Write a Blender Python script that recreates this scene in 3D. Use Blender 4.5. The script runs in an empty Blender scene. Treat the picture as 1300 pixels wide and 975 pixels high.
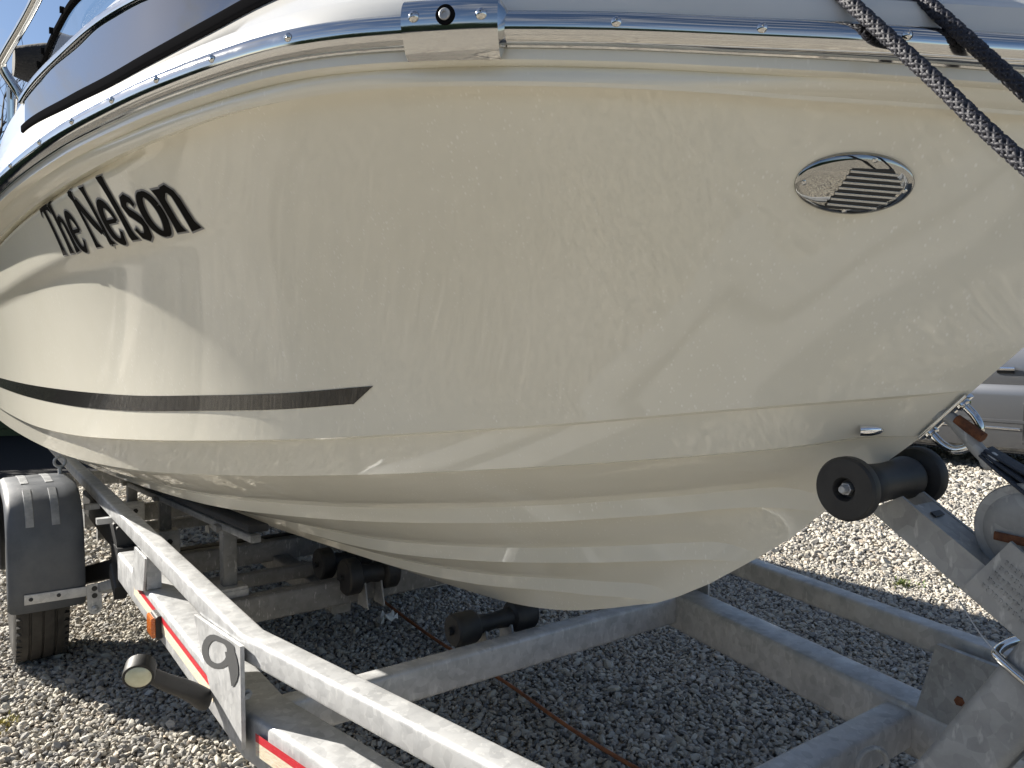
import bpy, bmesh, math, random
import numpy as np
from mathutils import Vector, Matrix
random.seed(7); rng = np.random.default_rng(7)
R = math.radians
scn = bpy.context.scene
COL = scn.collection
# ------------------------------------------------------------------ camera
cam_d = bpy.data.cameras.new('camera'); cam = bpy.data.objects.new('camera', cam_d); COL.objects.link(cam)
cam.location = (0, -1.08, 1.2); cam.rotation_euler = (R(90-2.76), 0, R(54.3))
cam_d.sensor_width = 36; cam_d.lens = 985/1300*36; cam_d.clip_start = .02; cam_d.clip_end = 900
scn.camera = cam
# ------------------------------------------------------------------ light
SUN = Vector((-1.45, -.89, 1.0)).normalized()           # direction towards the sun: low, from the stern quarter
sun_el = math.asin(SUN.z); sun_az = math.atan2(SUN.x, SUN.y)
w = bpy.data.worlds.new('World'); scn.world = w; w.use_nodes = True
nt = w.node_tree; nt.nodes.clear()
def N(t, typ, **kw):
    n = t.nodes.new(typ)
    for k, v in kw.items():
        if k.startswith('i_'):
            key = k[2:]; key = int(key) if key.isdigit() else key
            n.inputs[key].default_value = v
        else: setattr(n, k, v)
    return n
out = N(nt, 'ShaderNodeOutputWorld'); bg = N(nt, 'ShaderNodeBackground'); bg.inputs[1].default_value = .05
sky = N(nt, 'ShaderNodeTexSky', sky_type='NISHITA', sun_disc=False, sun_elevation=sun_el, sun_rotation=sun_az % (2*math.pi), dust_density=.3, ozone_density=2.0, air_density=.8)
tc = N(nt, 'ShaderNodeTexCoord'); mp = N(nt, 'ShaderNodeMapping'); mp.inputs['Scale'].default_value = (1.2, 1.2, 3.2)
nz = N(nt, 'ShaderNodeTexNoise', noise_dimensions='3D'); nz.inputs['Scale'].default_value = 3.6; nz.inputs['Detail'].default_value = 7; nz.inputs['Roughness'].default_value = .58
cr = N(nt, 'ShaderNodeValToRGB'); cr.color_ramp.elements[0].position = .49; cr.color_ramp.elements[1].position = .68
cr.color_ramp.elements[0].color = (0, 0, 0, 1); cr.color_ramp.elements[1].color = (.75, .75, .75, 1)
mx = N(nt, 'ShaderNodeMix', data_type='RGBA'); mx.inputs['B'].default_value = (4.6, 4.7, 4.95, 1)
nt.links.new(tc.outputs['Generated'], mp.inputs[0]); nt.links.new(mp.outputs[0], nz.inputs[0]); nt.links.new(nz.outputs[0], cr.inputs[0])
nt.links.new(cr.outputs[0], mx.inputs['Factor']); nt.links.new(sky.outputs[0], mx.inputs['A']); nt.links.new(mx.outputs['Result'], bg.inputs[0]); nt.links.new(bg.outputs[0], out.inputs[0])
sd = bpy.data.lights.new('sun', 'SUN'); sd.energy = 5.0; sd.angle = R(.55); sd.color = (1, .94, .84)
so = bpy.data.objects.new('sun', sd); COL.objects.link(so); so.rotation_euler = SUN.to_track_quat('Z', 'Y').to_euler(); so.location = (-8, -5, 6)
vs = scn.view_settings; vs.view_transform = 'Standard'; vs.look = 'None'; vs.exposure = 1.3; vs.gamma = 1; vs.use_curve_mapping = False
scn.cycles.max_bounces = 6; scn.cycles.diffuse_bounces = 3; scn.cycles.glossy_bounces = 4; scn.cycles.caustics_reflective = False; scn.cycles.caustics_refractive = False

# ------------------------------------------------------------------ materials
def mat(name, base=(.5,.5,.5), rough=.5, metal=0., spec=.5, coat=0., emit=None):
    m = bpy.data.materials.new(name); m.use_nodes = True; t = m.node_tree; p = t.nodes['Principled BSDF']
    p.inputs['Base Color'].default_value = (*base, 1); p.inputs['Roughness'].default_value = rough; p.inputs['Metallic'].default_value = metal
    p.inputs['Specular IOR Level'].default_value = spec; p.inputs['Coat Weight'].default_value = coat; p.inputs['Coat Roughness'].default_value = .03
    return m, t, p
def coords(t, scale=(1,1,1), kind='Object'):
    c = N(t, 'ShaderNodeTexCoord'); m = N(t, 'ShaderNodeMapping'); m.inputs['Scale'].default_value = scale
    t.links.new(c.outputs[kind], m.inputs[0]); return m.outputs[0]
def noise(t, vec, scale, detail=5, rough=.55):
    n = N(t, 'ShaderNodeTexNoise'); n.inputs['Scale'].default_value = scale; n.inputs['Detail'].default_value = detail; n.inputs['Roughness'].default_value = rough
    t.links.new(vec, n.inputs['Vector']); return n.outputs[0]
def ramp(t, fac, stops):
    r = N(t, 'ShaderNodeValToRGB'); e = r.color_ramp.elements
    while len(e) < len(stops): e.new(.5)
    for el, (p, c) in zip(e, stops):
        el.position = p; el.color = (*c, 1) if len(c) == 3 else c
    t.links.new(fac, r.inputs[0]); return r.outputs[0]
def g(v): return (v, v, v)
def mixc(t, fac, a, b, mode='MIX'):
    m = N(t, 'ShaderNodeMix', data_type='RGBA', blend_type=mode)
    for s, v in (('Factor', fac), ('A', a), ('B', b)):
        if hasattr(v, 'is_linked') or hasattr(v, 'links'): t.links.new(v, m.inputs[s])
        else: m.inputs[s].default_value = v if s == 'Factor' else (*v, 1)
    return m.outputs['Result']
def bump(t, p, h, strength=.3, dist=.002):
    b = N(t, 'ShaderNodeBump'); b.inputs['Strength'].default_value = strength; b.inputs['Distance'].default_value = dist
    t.links.new(h, b.inputs['Height']); t.links.new(b.outputs[0], p.inputs['Normal'])
M = {}
# gelcoat: cream white, glossy, with reflection glints painted as pale specks, dried water spots and faint run marks
m, t, p = mat('gelcoat', (.81,.79,.70), .42, spec=.3, coat=.85); v = coords(t)
big = ramp(t, noise(t, v, 3.5, 4), [(.3, (.80,.773,.665)), (.7, (.84,.814,.715))])
vv = coords(t, (1, 1, .32)); sp = N(t, 'ShaderNodeTexVoronoi'); sp.inputs['Scale'].default_value = 150; t.links.new(vv, sp.inputs['Vector'])
spot = ramp(t, sp.outputs['Distance'], [(.12, g(1)), (.28, g(0))]); area = ramp(t, noise(t, v, 4.0, 3), [(.44, g(.06)), (.62, g(.8))])
sel = ramp(t, noise(t, vv, 60, 2), [(.42, g(0)), (.56, g(1))])
f = mixc(t, 1., spot, area, 'MULTIPLY'); f = mixc(t, 1., f, sel, 'MULTIPLY')
glint_specks = mixc(t, f, big, (.99,.97,.90)); t.links.new(glint_specks, p.inputs['Base Color'])
rr = ramp(t, noise(t, v, 9, 5), [(.35, g(.015)), (.75, g(.05))]); t.links.new(rr, p.inputs['Coat Roughness'])
bump(t, p, noise(t, v, 18, 3), .02, .002)
dr = coords(t, (1, 1, .22)); hn = noise(t, dr, 55, 4, .6); cb = N(t, 'ShaderNodeBump'); cb.inputs['Strength'].default_value = .016; cb.inputs['Distance'].default_value = .004
t.links.new(hn, cb.inputs['Height']); t.links.new(cb.outputs[0], p.inputs['Coat Normal']); M['gel'] = m
m, t, p = mat('gelcoat_deck', (.82,.81,.77), .3, coat=.8); v = coords(t)
t.links.new(ramp(t, noise(t, v, 6, 5), [(.3, (.64,.635,.61)), (.7, (.69,.685,.66))]), p.inputs['Base Color']); M['deck'] = m
# galvanised steel
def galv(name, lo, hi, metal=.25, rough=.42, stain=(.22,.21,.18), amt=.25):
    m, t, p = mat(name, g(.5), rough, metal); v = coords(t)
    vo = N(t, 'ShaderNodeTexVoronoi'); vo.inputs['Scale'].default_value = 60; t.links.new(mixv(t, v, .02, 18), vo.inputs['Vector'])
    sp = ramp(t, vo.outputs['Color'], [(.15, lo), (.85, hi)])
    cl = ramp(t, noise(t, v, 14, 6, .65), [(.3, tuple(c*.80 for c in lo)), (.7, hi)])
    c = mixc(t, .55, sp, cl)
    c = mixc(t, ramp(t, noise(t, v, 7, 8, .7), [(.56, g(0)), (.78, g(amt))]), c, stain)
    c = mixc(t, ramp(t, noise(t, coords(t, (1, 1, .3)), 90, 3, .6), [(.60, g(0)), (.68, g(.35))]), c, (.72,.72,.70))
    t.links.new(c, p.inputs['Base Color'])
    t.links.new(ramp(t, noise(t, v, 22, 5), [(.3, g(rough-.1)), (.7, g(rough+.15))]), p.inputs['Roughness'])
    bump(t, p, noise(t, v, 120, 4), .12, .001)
    return m
def mixv(t, v, amt, sc):
    n = N(t, 'ShaderNodeTexNoise'); n.inputs['Scale'].default_value = sc; t.links.new(v, n.inputs['Vector'])
    a = N(t, 'ShaderNodeVectorMath', operation='MULTIPLY_ADD'); a.inputs[1].default_value = g(amt); t.links.new(n.outputs['Color'], a.inputs[0]); t.links.new(v, a.inputs[2]); return a.outputs[0]
M['galv'] = galv('galvanised_steel', (.36,.368,.378), (.60,.608,.615))
M['galv_old'] = galv('weathered_galvanised_steel', (.25,.257,.258), (.44,.447,.448), .15, .5, (.20,.185,.15), .45)
M['galv_shaded'] = galv('shaded_galvanised_steel', (.17,.172,.172), (.26,.262,.262), .1, .55, (.12,.11,.09), .45)  # darker galvanised steel for under-boat parts, their shade put into the colour
m, t, p = mat('stainless', (.60,.60,.59), .05, 1.0); v = coords(t)
t.links.new(ramp(t, noise(t, v, 30, 5), [(.35, g(.035)), (.75, g(.13))]), p.inputs['Roughness']); M['steel'] = m
m, t, p = mat('vent_steel', (.40,.40,.39), .04, 1.0); M['vent'] = m
m, t, p = mat('tinted_glass', (.006,.008,.012), .02, 0, .7, .6); M['glass'] = m
m, t, p = mat('clear_glass', (.9,.95,.95), .0); p.inputs['Transmission Weight'].default_value = 1; p.inputs['IOR'].default_value = 1.15; M['clear'] = m
m, t, p = mat('black_rubber', (.016,.016,.018), .55); v = coords(t)
t.links.new(ramp(t, noise(t, v, 25, 6), [(.3, (.012,.012,.013)), (.75, (.032,.031,.030))]), p.inputs['Base Color']); bump(t, p, noise(t, v, 200, 3), .15, .0008); M['rubber'] = m
m, t, p = mat('black_gasket', (.010,.010,.011), .9, spec=0.); M['gasket'] = m
m, t, p = mat('tyre_rubber', (.022,.021,.020), .75); v = coords(t)
t.links.new(ramp(t, noise(t, v, 18, 6), [(.3, (.017,.016,.015)), (.75, (.055,.05,.044))]), p.inputs['Base Color']); M['tyre'] = m
m, t, p = mat('mudguard_plastic', (.05,.055,.062), .42); v = coords(t)
t.links.new(ramp(t, noise(t, v, 5, 7, .65), [(.3, (.056,.065,.080)), (.72, (.125,.134,.148))]), p.inputs['Base Color'])
t.links.new(ramp(t, noise(t, v, 12, 6), [(.3, g(.36)), (.7, g(.6))]), p.inputs['Roughness']); bump(t, p, noise(t, v, 260, 2), .08, .0006); M['guard'] = m
m, t, p = mat('mudguard_wear', (.30,.31,.32), .5); v = coords(t)
t.links.new(ramp(t, noise(t, v, 22, 6), [(.3, (.16,.17,.18)), (.7, (.36,.37,.38))]), p.inputs['Base Color']); M['guard_rib'] = m
m, t, p = mat('vinyl_stripe', (.022,.021,.020), .22, coat=.5); M['stripe'] = m
m, t, p = mat('letter_black', (.012,.011,.010), .8, spec=.05); M['lblack'] = m
m, t, p = mat('letter_silver', (.30,.30,.30), .8, spec=.1); M['lsilver'] = m
m, t, p = mat('red_tape', (.55,.018,.03), .35); v = coords(t)
t.links.new(ramp(t, noise(t, coords(t, (4, 4, 30)), 22, 5), [(.35, (.50,.015,.028)), (.62, (.58,.03,.045)), (.78, (.62,.30,.26))]), p.inputs['Base Color']); M['red'] = m
m, t, p = mat('cream_tape', (.66,.60,.46), .5); v = coords(t, (4, 4, 24))
t.links.new(ramp(t, noise(t, v, 20, 6, .6), [(.34, (.62,.40,.33)), (.5, (.68,.62,.45)), (.7, (.70,.68,.62))]), p.inputs['Base Color']); M['cream'] = m
m, t, p = mat('amber_lens', (.72,.17,.01), .15, coat=.6); p.inputs['Transmission Weight'].default_value = .25; v = coords(t)
wv = N(t, 'ShaderNodeTexWave', bands_direction='Z'); wv.inputs['Scale'].default_value = 70; t.links.new(v, wv.inputs[0]); bump(t, p, wv.outputs[1], .5, .001); M['amber'] = m
m, t, p = mat('pale_lens', (.66,.65,.45), .22, coat=.7); v = coords(t)
t.links.new(ramp(t, noise(t, v, 60, 4), [(.3, (.58,.57,.38)), (.7, (.70,.69,.50))]), p.inputs['Base Color']); M['lens'] = m
m, t, p = mat('rust', (.13,.045,.02), .85); v = coords(t)
t.links.new(ramp(t, noise(t, v, 90, 6, .7), [(.3, (.055,.02,.012)), (.7, (.20,.075,.03))]), p.inputs['Base Color']); bump(t, p, noise(t, v, 200, 5), .6, .001); M['rust'] = m
m, t, p = mat('carpet', (.05,.05,.052), .95); bump(t, p, noise(t, coords(t), 500, 2), .6, .002); M['carpet'] = m
m, t, p = mat('dark_paint', (.018,.019,.021), .5); M['dark'] = m
m, t, p = mat('mark_dark_grey', (.045,.047,.05), .7); M['markgrey'] = m
m, t, p = mat('canvas', (.012,.012,.014), .85); bump(t, p, noise(t, coords(t), 40, 4), .3, .01); M['canvas'] = m
m, t, p = mat('strap_webbing', (.03,.038,.055), .8); wv = N(t, 'ShaderNodeTexWave'); wv.inputs['Scale'].default_value = 160; t.links.new(coords(t), wv.inputs[0]); bump(t, p, wv.outputs[1], .5, .001); M['strap'] = m
m, t, p = mat('rope_fibre', (.022,.023,.030), .6); oi = N(t, 'ShaderNodeTexCoord')
t.links.new(ramp(t, noise(t, coords(t), 700, 2), [(.60, (.012,.013,.022)), (.72, (.14,.14,.16))]), p.inputs['Base Color']); bump(t, p, noise(t, coords(t), 900, 2), .4, .0006); M['rope'] = m
m, t, p = mat('orange_cord', (.35,.11,.03), .6); t.links.new(ramp(t, noise(t, coords(t), 14, 5), [(.3, (.16,.055,.025)), (.7, (.42,.15,.05))]), p.inputs['Base Color']); M['cord'] = m
m, t, p = mat('paper', (.75,.74,.70), .8); M['paper'] = m
m, t, p = mat('chrome', (.85,.85,.86), .04, 1.0); M['chrome'] = m
# car
m, t, p = mat('silver_paint', (.13,.136,.148), .32, .75, coat=1.0); M['carpaint'] = m
m, t, p = mat('car_glass', (.01,.012,.014), .02, 0, .6); M['carglass'] = m
m, t, p = mat('alloy', (.55,.55,.56), .3, .8); M['alloy'] = m
m, t, p = mat('red_lens', (.35,.01,.01), .12, coat=.6); M['redlens'] = m
# gravel
STONES = [(0, (.11,.104,.098)), (.14, (.26,.245,.22)), (.32, (.42,.385,.32)), (.5, (.54,.50,.415)), (.66, (.34,.325,.30)), (.82, (.64,.59,.485)), (.94, (.41,.335,.255)), (1, (.72,.69,.62))]
m, t, p = mat('gravel_stone', (.3,.28,.25), .8); oi = N(t, 'ShaderNodeObjectInfo')
c = ramp(t, oi.outputs['Random'], STONES); c = mixc(t, .22, c, ramp(t, noise(t, coords(t), 110, 4), [(.3, g(.12)), (.7, g(.55))])); t.links.new(c, p.inputs['Base Color'])
bump(t, p, noise(t, coords(t), 260, 3), .3, .002); M['stone'] = m
m, t, p = mat('gravel_bed', (.2,.19,.17), .9); v = coords(t)
vo = N(t, 'ShaderNodeTexVoronoi'); vo.inputs['Scale'].default_value = 42; t.links.new(v, vo.inputs['Vector'])
sep = N(t, 'ShaderNodeSeparateColor'); t.links.new(vo.outputs['Color'], sep.inputs[0])
c = ramp(t, sep.outputs[0], STONES); c = mixc(t, ramp(t, vo.outputs['Distance'], [(.35, g(0)), (.75, g(.85))]), c, (.03,.028,.025)); t.links.new(c, p.inputs['Base Color'])
inv = N(t, 'ShaderNodeMath', operation='SUBTRACT'); inv.inputs[0].default_value = 1; t.links.new(vo.outputs['Distance'], inv.inputs[1]); bump(t, p, inv.outputs[0], 1., .012); M['bed'] = m
m, t, p = mat('tarmac', (.035,.036,.04), .8); v = coords(t)
t.links.new(ramp(t, noise(t, v, 400, 3, .7), [(.3, (.024,.024,.025)), (.7, (.034,.034,.035))]), p.inputs['Base Color']); p.inputs['Specular IOR Level'].default_value = .1; M['tarmac'] = m
def leafmat(name, lo, hi):
    m, t, p = mat(name, lo, .55); oi = N(t, 'ShaderNodeObjectInfo'); gm = N(t, 'ShaderNodeNewGeometry')
    t.links.new(ramp(t, gm.outputs['Random Per Island'], [(0, lo), (1, hi)]), p.inputs['Base Color']); return m
M['leaf'] = leafmat('hedge_leaf', (.018,.035,.012), (.06,.095,.03)); M['weed'] = leafmat('weed_leaf', (.06,.11,.02), (.16,.17,.04)); M['dry'] = leafmat('dry_leaf', (.30,.26,.07), (.42,.36,.12))
m, t, p = mat('bark', (.06,.05,.042), .9); M['bark'] = m

# ------------------------------------------------------------------ mesh helpers
def V3(a): return np.array(a, float)
def nrm(a): a = V3(a); return a/max(np.linalg.norm(a), 1e-12)
class MB:
    def __init__(s): s.v = []; s.f = []
    def add(s, vs, fs):
        o = len(s.v); s.v.extend([tuple(map(float, q)) for q in vs]); s.f.extend([tuple(i+o for i in f) for f in fs]); return s
    def box(s, c, size, rot=None):
        h = V3(size)/2; Rm = np.array(rot) if rot is not None else np.eye(3)
        vs = [V3(c)+Rm@(h*V3((x, y, z))) for x in (-1,1) for y in (-1,1) for z in (-1,1)]
        return s.add(vs, [(0,1,3,2),(4,6,7,5),(0,4,5,1),(2,3,7,6),(0,2,6,4),(1,5,7,3)])
    def sweep(s, path, prof, up=(0,0,1), closed=False, cap=True):
        path = [V3(q) for q in path]; n = len(path); k = len(prof); rings = []
        for i in range(n):
            if closed: a = nrm(path[i]-path[i-1]); b = nrm(path[(i+1) % n]-path[i])
            else:
                a = nrm(path[i]-path[i-1]) if i else nrm(path[1]-path[0]); b = nrm(path[i+1]-path[i]) if i < n-1 else a
            d = nrm(a+b); u0 = V3(up); sd = np.cross(d, u0)
            if np.linalg.norm(sd) < 1e-4: sd = np.cross(d, V3((1, .1, 0)))
            sd = nrm(sd); u = nrm(np.cross(sd, d)); c = max(.4, float(a@d)); rings.append([path[i]+sd*(q[0]/c)+u*q[1] for q in prof])
        vs = [q for r in rings for q in r]; fs = []
        for i in range(n if closed else n-1):
            for j in range(k):
                a = i*k+j; b = i*k+(j+1) % k; c2 = ((i+1) % n)*k+(j+1) % k; d2 = ((i+1) % n)*k+j; fs.append((a, b, c2, d2))
        if cap and not closed: fs.append(tuple(range(k-1, -1, -1))); fs.append(tuple((n-1)*k+j for j in range(k)))
        return s.add(vs, fs)
    def beam(s, p0, p1, wd, h, r=.006, up=(0,0,1)): return s.sweep([p0, p1], rrect(wd, h, r), up)
    def tube(s, path, r, n=10, closed=False, up=(0,0,1)):
        return s.sweep(path, [(r*math.cos(2*math.pi*i/n), r*math.sin(2*math.pi*i/n)) for i in range(n)], up, closed)
    def lathe(s, o, axis, prof, n=32, up=(0,0,1)):
        """prof: (distance along axis, radius)"""
        ax = nrm(axis); u = V3(up)
        if abs(ax@u) > .95: u = V3((1,0,0))
        e1 = nrm(np.cross(ax, u)); e2 = np.cross(ax, e1); vs = []; fs = []; k = len(prof)
        for i in range(n):
            a = 2*math.pi*i/n
            for (z, r) in prof: vs.append(V3(o)+ax*z+(e1*math.cos(a)+e2*math.sin(a))*max(r, 1e-5))
        for i in range(n):
            for j in range(k-1): fs.append((i*k+j, i*k+j+1, ((i+1) % n)*k+j+1, ((i+1) % n)*k+j))
        if prof[0][1] > 1e-4: fs.append(tuple(i*k for i in range(n)))
        if prof[-1][1] > 1e-4: fs.append(tuple(i*k+k-1 for i in range(n-1, -1, -1)))
        return s.add(vs, fs)
    def prism(s, pts, ext):
        e = V3(ext); n = len(pts); vs = [V3(q) for q in pts]+[V3(q)+e for q in pts]
        return s.add(vs, [tuple(range(n-1, -1, -1)), tuple(range(n, 2*n))]+[(i, (i+1) % n, n+(i+1) % n, n+i) for i in range(n)])
    def grid(s, P, flip=False):
        a, b = P.shape[:2]; fs = []
        for i in range(a-1):
            for j in range(b-1):
                q = (i*b+j, i*b+j+1, (i+1)*b+j+1, (i+1)*b+j); fs.append(q[::-1] if flip else q)
        return s.add(P.reshape(-1, 3), fs)
    def build(s, name, m, parent=None, sharp=32, weld=False, fix=True):
        me = bpy.data.meshes.new(name); me.from_pydata(s.v, [], s.f); me.update()
        if weld or fix:
            bm = bmesh.new(); bm.from_mesh(me)
            if weld: bmesh.ops.remove_doubles(bm, verts=bm.verts, dist=2e-5)
            if fix: bmesh.ops.recalc_face_normals(bm, faces=bm.faces)
            bm.to_mesh(me); bm.free()
        me.polygons.foreach_set('use_smooth', [True]*len(me.polygons)); me.set_sharp_from_angle(angle=R(sharp))
        return link(name, me, m, parent)
def link(name, me, m, parent=None):
    o = bpy.data.objects.new(name, me); COL.objects.link(o)
    if m is not None and me is not None and not me.materials: me.materials.append(M[m])
    if parent is not None:
        o.parent = parent
        if parent.type == 'EMPTY': o.matrix_parent_inverse = Matrix.Translation(-parent.location)
    return o
def tag(o, label=None, cat=None, group=None, kind=None):
    for k, v in (('label', label), ('category', cat), ('group', group), ('kind', kind)):
        if v: o[k] = v
    return o
def thing(name, loc, label, cat, group=None):
    o = bpy.data.objects.new(name, None); COL.objects.link(o); o.location = loc; o.empty_display_size = .2; return tag(o, label, cat, group)
def rrect(wd, h, r=.006, n=3):
    r = min(r, wd/2-1e-4, h/2-1e-4); out = []
    for cx, cy, a0 in ((wd/2-r, h/2-r, 0), (-wd/2+r, h/2-r, 90), (-wd/2+r, -h/2+r, 180), (wd/2-r, -h/2+r, 270)):
        for i in range(n+1): a = R(a0+90*i/n); out.append((cx+r*math.cos(a), cy+r*math.sin(a)))
    return out
def basis(x=None, z=None):
    """rotation with local z along z and local x near x"""
    z = nrm(z); x = nrm(V3(x)-z*float(V3(x)@z)); return np.stack([x, np.cross(z, x), z], 1)
def spline(pts, n=24):
    pts = [V3(q) for q in pts]; P = [2*pts[0]-pts[1]]+pts+[2*pts[-1]-pts[-2]]; out = []
    for i in range(1, len(P)-2):
        for j in range(n):
            t = j/n; out.append(.5*((2*P[i])+(-P[i-1]+P[i+1])*t+(2*P[i-1]-5*P[i]+4*P[i+1]-P[i+2])*t*t+(-P[i-1]+3*P[i]-3*P[i+1]+P[i+2])*t**3))
    out.append(pts[-1]); return out
def setm(o, loc, rot=None):
    Rm = Matrix.Identity(4)
    if rot is not None:
        for i in range(3):
            for j in range(3): Rm[i][j] = float(rot[i][j])
    Rm.translation = Vector([float(q) for q in loc]); o.matrix_basis = Rm; return o
# ------------------------------------------------------------------ hull geometry
def pchip(xs, ys):
    xs = np.array(xs, float); ys = np.array(ys, float); h = np.diff(xs); d = np.diff(ys)/h
    m = np.zeros_like(ys); m[0] = d[0]; m[-1] = d[-1]
    for i in range(1, len(xs)-1):
        if d[i-1]*d[i] > 0:
            w1 = 2*h[i]+h[i-1]; w2 = h[i]+2*h[i-1]; m[i] = (w1+w2)/(w1/d[i-1]+w2/d[i])
    def f(x):
        x = np.asarray(x, float); i = np.clip(np.searchsorted(xs, x)-1, 0, len(xs)-2)
        t = (x-xs[i])/h[i]; t = np.clip(t, 0, 1)
        return ((1+2*t)*(1-t)**2)*ys[i] + t*(1-t)**2*h[i]*m[i] + t*t*(3-2*t)*ys[i+1] + t*t*(t-1)*h[i]*m[i+1]
    return f
TRANSOM = -6.3
class Curve:
    def __init__(self, stem, zpts, b):
        self.x0 = stem[0]
        p = [stem]+list(zpts)
        self.z = pchip([-q[0] for q in p], [q[1] for q in p]); self.b = b
    def at(self, s):
        x = self.x0 + (TRANSOM-self.x0)*np.asarray(s)**1.6
        return np.stack([x, -np.maximum(self.b(x), 0), self.z(-x)], -1)
def bexp(x0, B, L): return lambda x: B*(1-np.exp(-np.maximum(x0-x, 0)/L))
def btab(pts):
    f = pchip([-q[0] for q in pts], [q[1] for q in pts]); return lambda x: f(-x)
RAIL_B = btab([(-.205,0),(-.27,.098),(-.346,.196),(-.427,.303),(-.519,.408),(-.617,.526),(-.729,.637),(-.867,.725),(-1.02,.782),(-1.175,.827),(-1.311,.861),(-1.613,.923),(-2.12,.985),(-3,1.04),(-4.5,1.07),(-6.3,1.05)])
RAIL = Curve((-.205,1.485), [(-.346,1.499),(-.519,1.522),(-.729,1.543),(-1.0,1.565),(-1.3,1.571),(-2.1,1.568),(-3,1.555),(-6.3,1.50)], RAIL_B)
LIP_B = btab([(-.245,0),(-.357,.165),(-.426,.255),(-.498,.345),(-.57,.455),(-.692,.593),(-.793,.665),(-.887,.712),(-1.0,.757),(-1.153,.801),(-1.474,.868),(-2.088,.937),(-2.56,.969),(-3.3,1.0),(-4.5,1.03),(-6.3,1.01)])
LIP = Curve((-.245,1.43), [(-.357,1.446),(-.498,1.465),(-.692,1.484),(-.887,1.504),(-1.153,1.515),(-2.088,1.513),(-3,1.5),(-6.3,1.44)], LIP_B)
CH_B = bexp(-.47,.935,1.0)
CHINE = Curve((-.47,1.143), [(-.567,1.13),(-.711,1.111),(-.925,1.081),(-1.124,1.058),(-1.264,1.042),(-1.458,1.023),(-1.732,1.0),(-2.014,.979),(-2.51,.95),(-3.1,.932),(-3.735,.924),(-6.3,.88)], CH_B)
# stem profile (centre line)
STEM = pchip([-3.29,-2.541,-2.126,-1.802,-1.516,-1.328,-1.152,-1.031,-.9,-.82,-.742,-.682,-.535,-.471,-.412,-.33,-.245], [.453,.493,.525,.55,.580,.615,.665,.711,.783,.838,.893,.947,1.07,1.143,1.20,1.305,1.43])
def smooth(a, b, x): t = np.clip((x-a)/(b-a), 0, 1); return t*t*(3-2*t)
def side(s, t):
    """hull side: s 0 stem..1 transom, t 0 chine..1 under the lip"""
    s = np.asarray(s, float); t = np.asarray(t, float)
    A = CHINE.at(s); B = LIP.at(s).copy()
    inset = .024*smooth(0, .12, s)
    B[..., 1] += inset; B[..., 2] += .003
    p = 1.15 + 1.0*smooth(-.7, -1.5, A[..., 0])[...]
    g = .35*t + .65*t**p
    P = A + (B-A)*t[..., None]
    P[..., 1] = A[..., 1] + (B[..., 1]-A[..., 1])*g
    kn = .018*smooth(-1.2, -1.75, P[..., 0])
    P[..., 1] -= kn*smooth(.715, .795, t)*(1-smooth(.97, 1.0, t)) 
    # stem bow: follow the curved stem line where the side closes
    w = (1-smooth(0, .10, s))
    zz = P[..., 2]
    xs = np.interp(zz, [1.143,1.20,1.305,1.43], [-.47,-.412,-.33,-.245])
    xl = -.47+(-.245+.47)*t
    P[..., 0] += w*(xs-xl)
    return P
def side_xz(x, z):
    """point on the hull side at given x and z (fixed-point search)"""
    s = ((x+.36)/(TRANSOM+.36)); s = max(s, 1e-4)**(1/1.6); t = .5
    for _ in range(12):
        P = side(np.array(s), np.array(t)); e = 1e-3
        Ps = side(np.array(s+e), np.array(t)); Pt = side(np.array(s), np.array(t+e))
        J = np.array([[(Ps[0]-P[0])/e, (Pt[0]-P[0])/e], [(Ps[2]-P[2])/e, (Pt[2]-P[2])/e]])
        d = np.linalg.solve(J, np.array([x-P[0], z-P[2]])); s = min(max(s+d[0]*.8, 1e-4), .99); t = min(max(t+d[1]*.8, 0), 1)
    return s, t
def side_frame(s, t):
    e = 2e-3
    P = side(np.array(s), np.array(t)); a = side(np.array(s+e), np.array(t))-P; b = side(np.array(s), np.array(min(t+e, 1.0)))-side(np.array(s), np.array(min(t+e, 1.0)-e))
    n = np.cross(a, b); n /= np.linalg.norm(n)
    if n[1] > 0: n = -n
    return P, n, a/np.linalg.norm(a), b/np.linalg.norm(b)
# ------------------------------------------------------------------ ground
mb = MB(); mb.add([(-300,-300,-.014),(300,-300,-.014),(300,300,-.014),(-300,300,-.014)], [(0,1,2,3)])
tag(mb.build('ground', 'bed', fix=False), kind='structure')
mb = MB(); mb.add([(-26,-30,-.004),(-8.6,-30,-.004),(-7.9,-4,-.004),(-8.3,4,-.004),(-9.4,40,-.004),(-26,40,-.004)], [(0,1,2,3,4,5)])
tag(mb.build('road', 'tarmac', fix=False), kind='structure')
def stone_mesh(i):
    bm = bmesh.new(); bmesh.ops.create_icosphere(bm, subdivisions=2 if i < 5 else 1, radius=1)
    r = np.random.default_rng(100+i); ax = V3((1.15, r.uniform(.70,1.0), r.uniform(.50,.80)))
    cuts = [(nrm(r.normal(size=3)), r.uniform(.42,.78)) for _ in range(11)]
    for v in bm.verts:
        q = V3(v.co)
        for nn, d in cuts:
            e = q@nn-d
            if e > 0: q = q-nn*e*.97
        v.co = q*ax
    me = bpy.data.meshes.new('stone'); bm.to_mesh(me); bm.free(); me.materials.append(M['stone'])
    me.polygons.foreach_set('use_smooth', [True]*len(me.polygons)); me.set_sharp_from_angle(angle=R(18))
    return bpy.data.objects.new('stone_piece', me)
SC = bpy.data.collections.new('stone_pieces')
for i in range(8): SC.objects.link(stone_mesh(i))
pts = []
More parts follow.
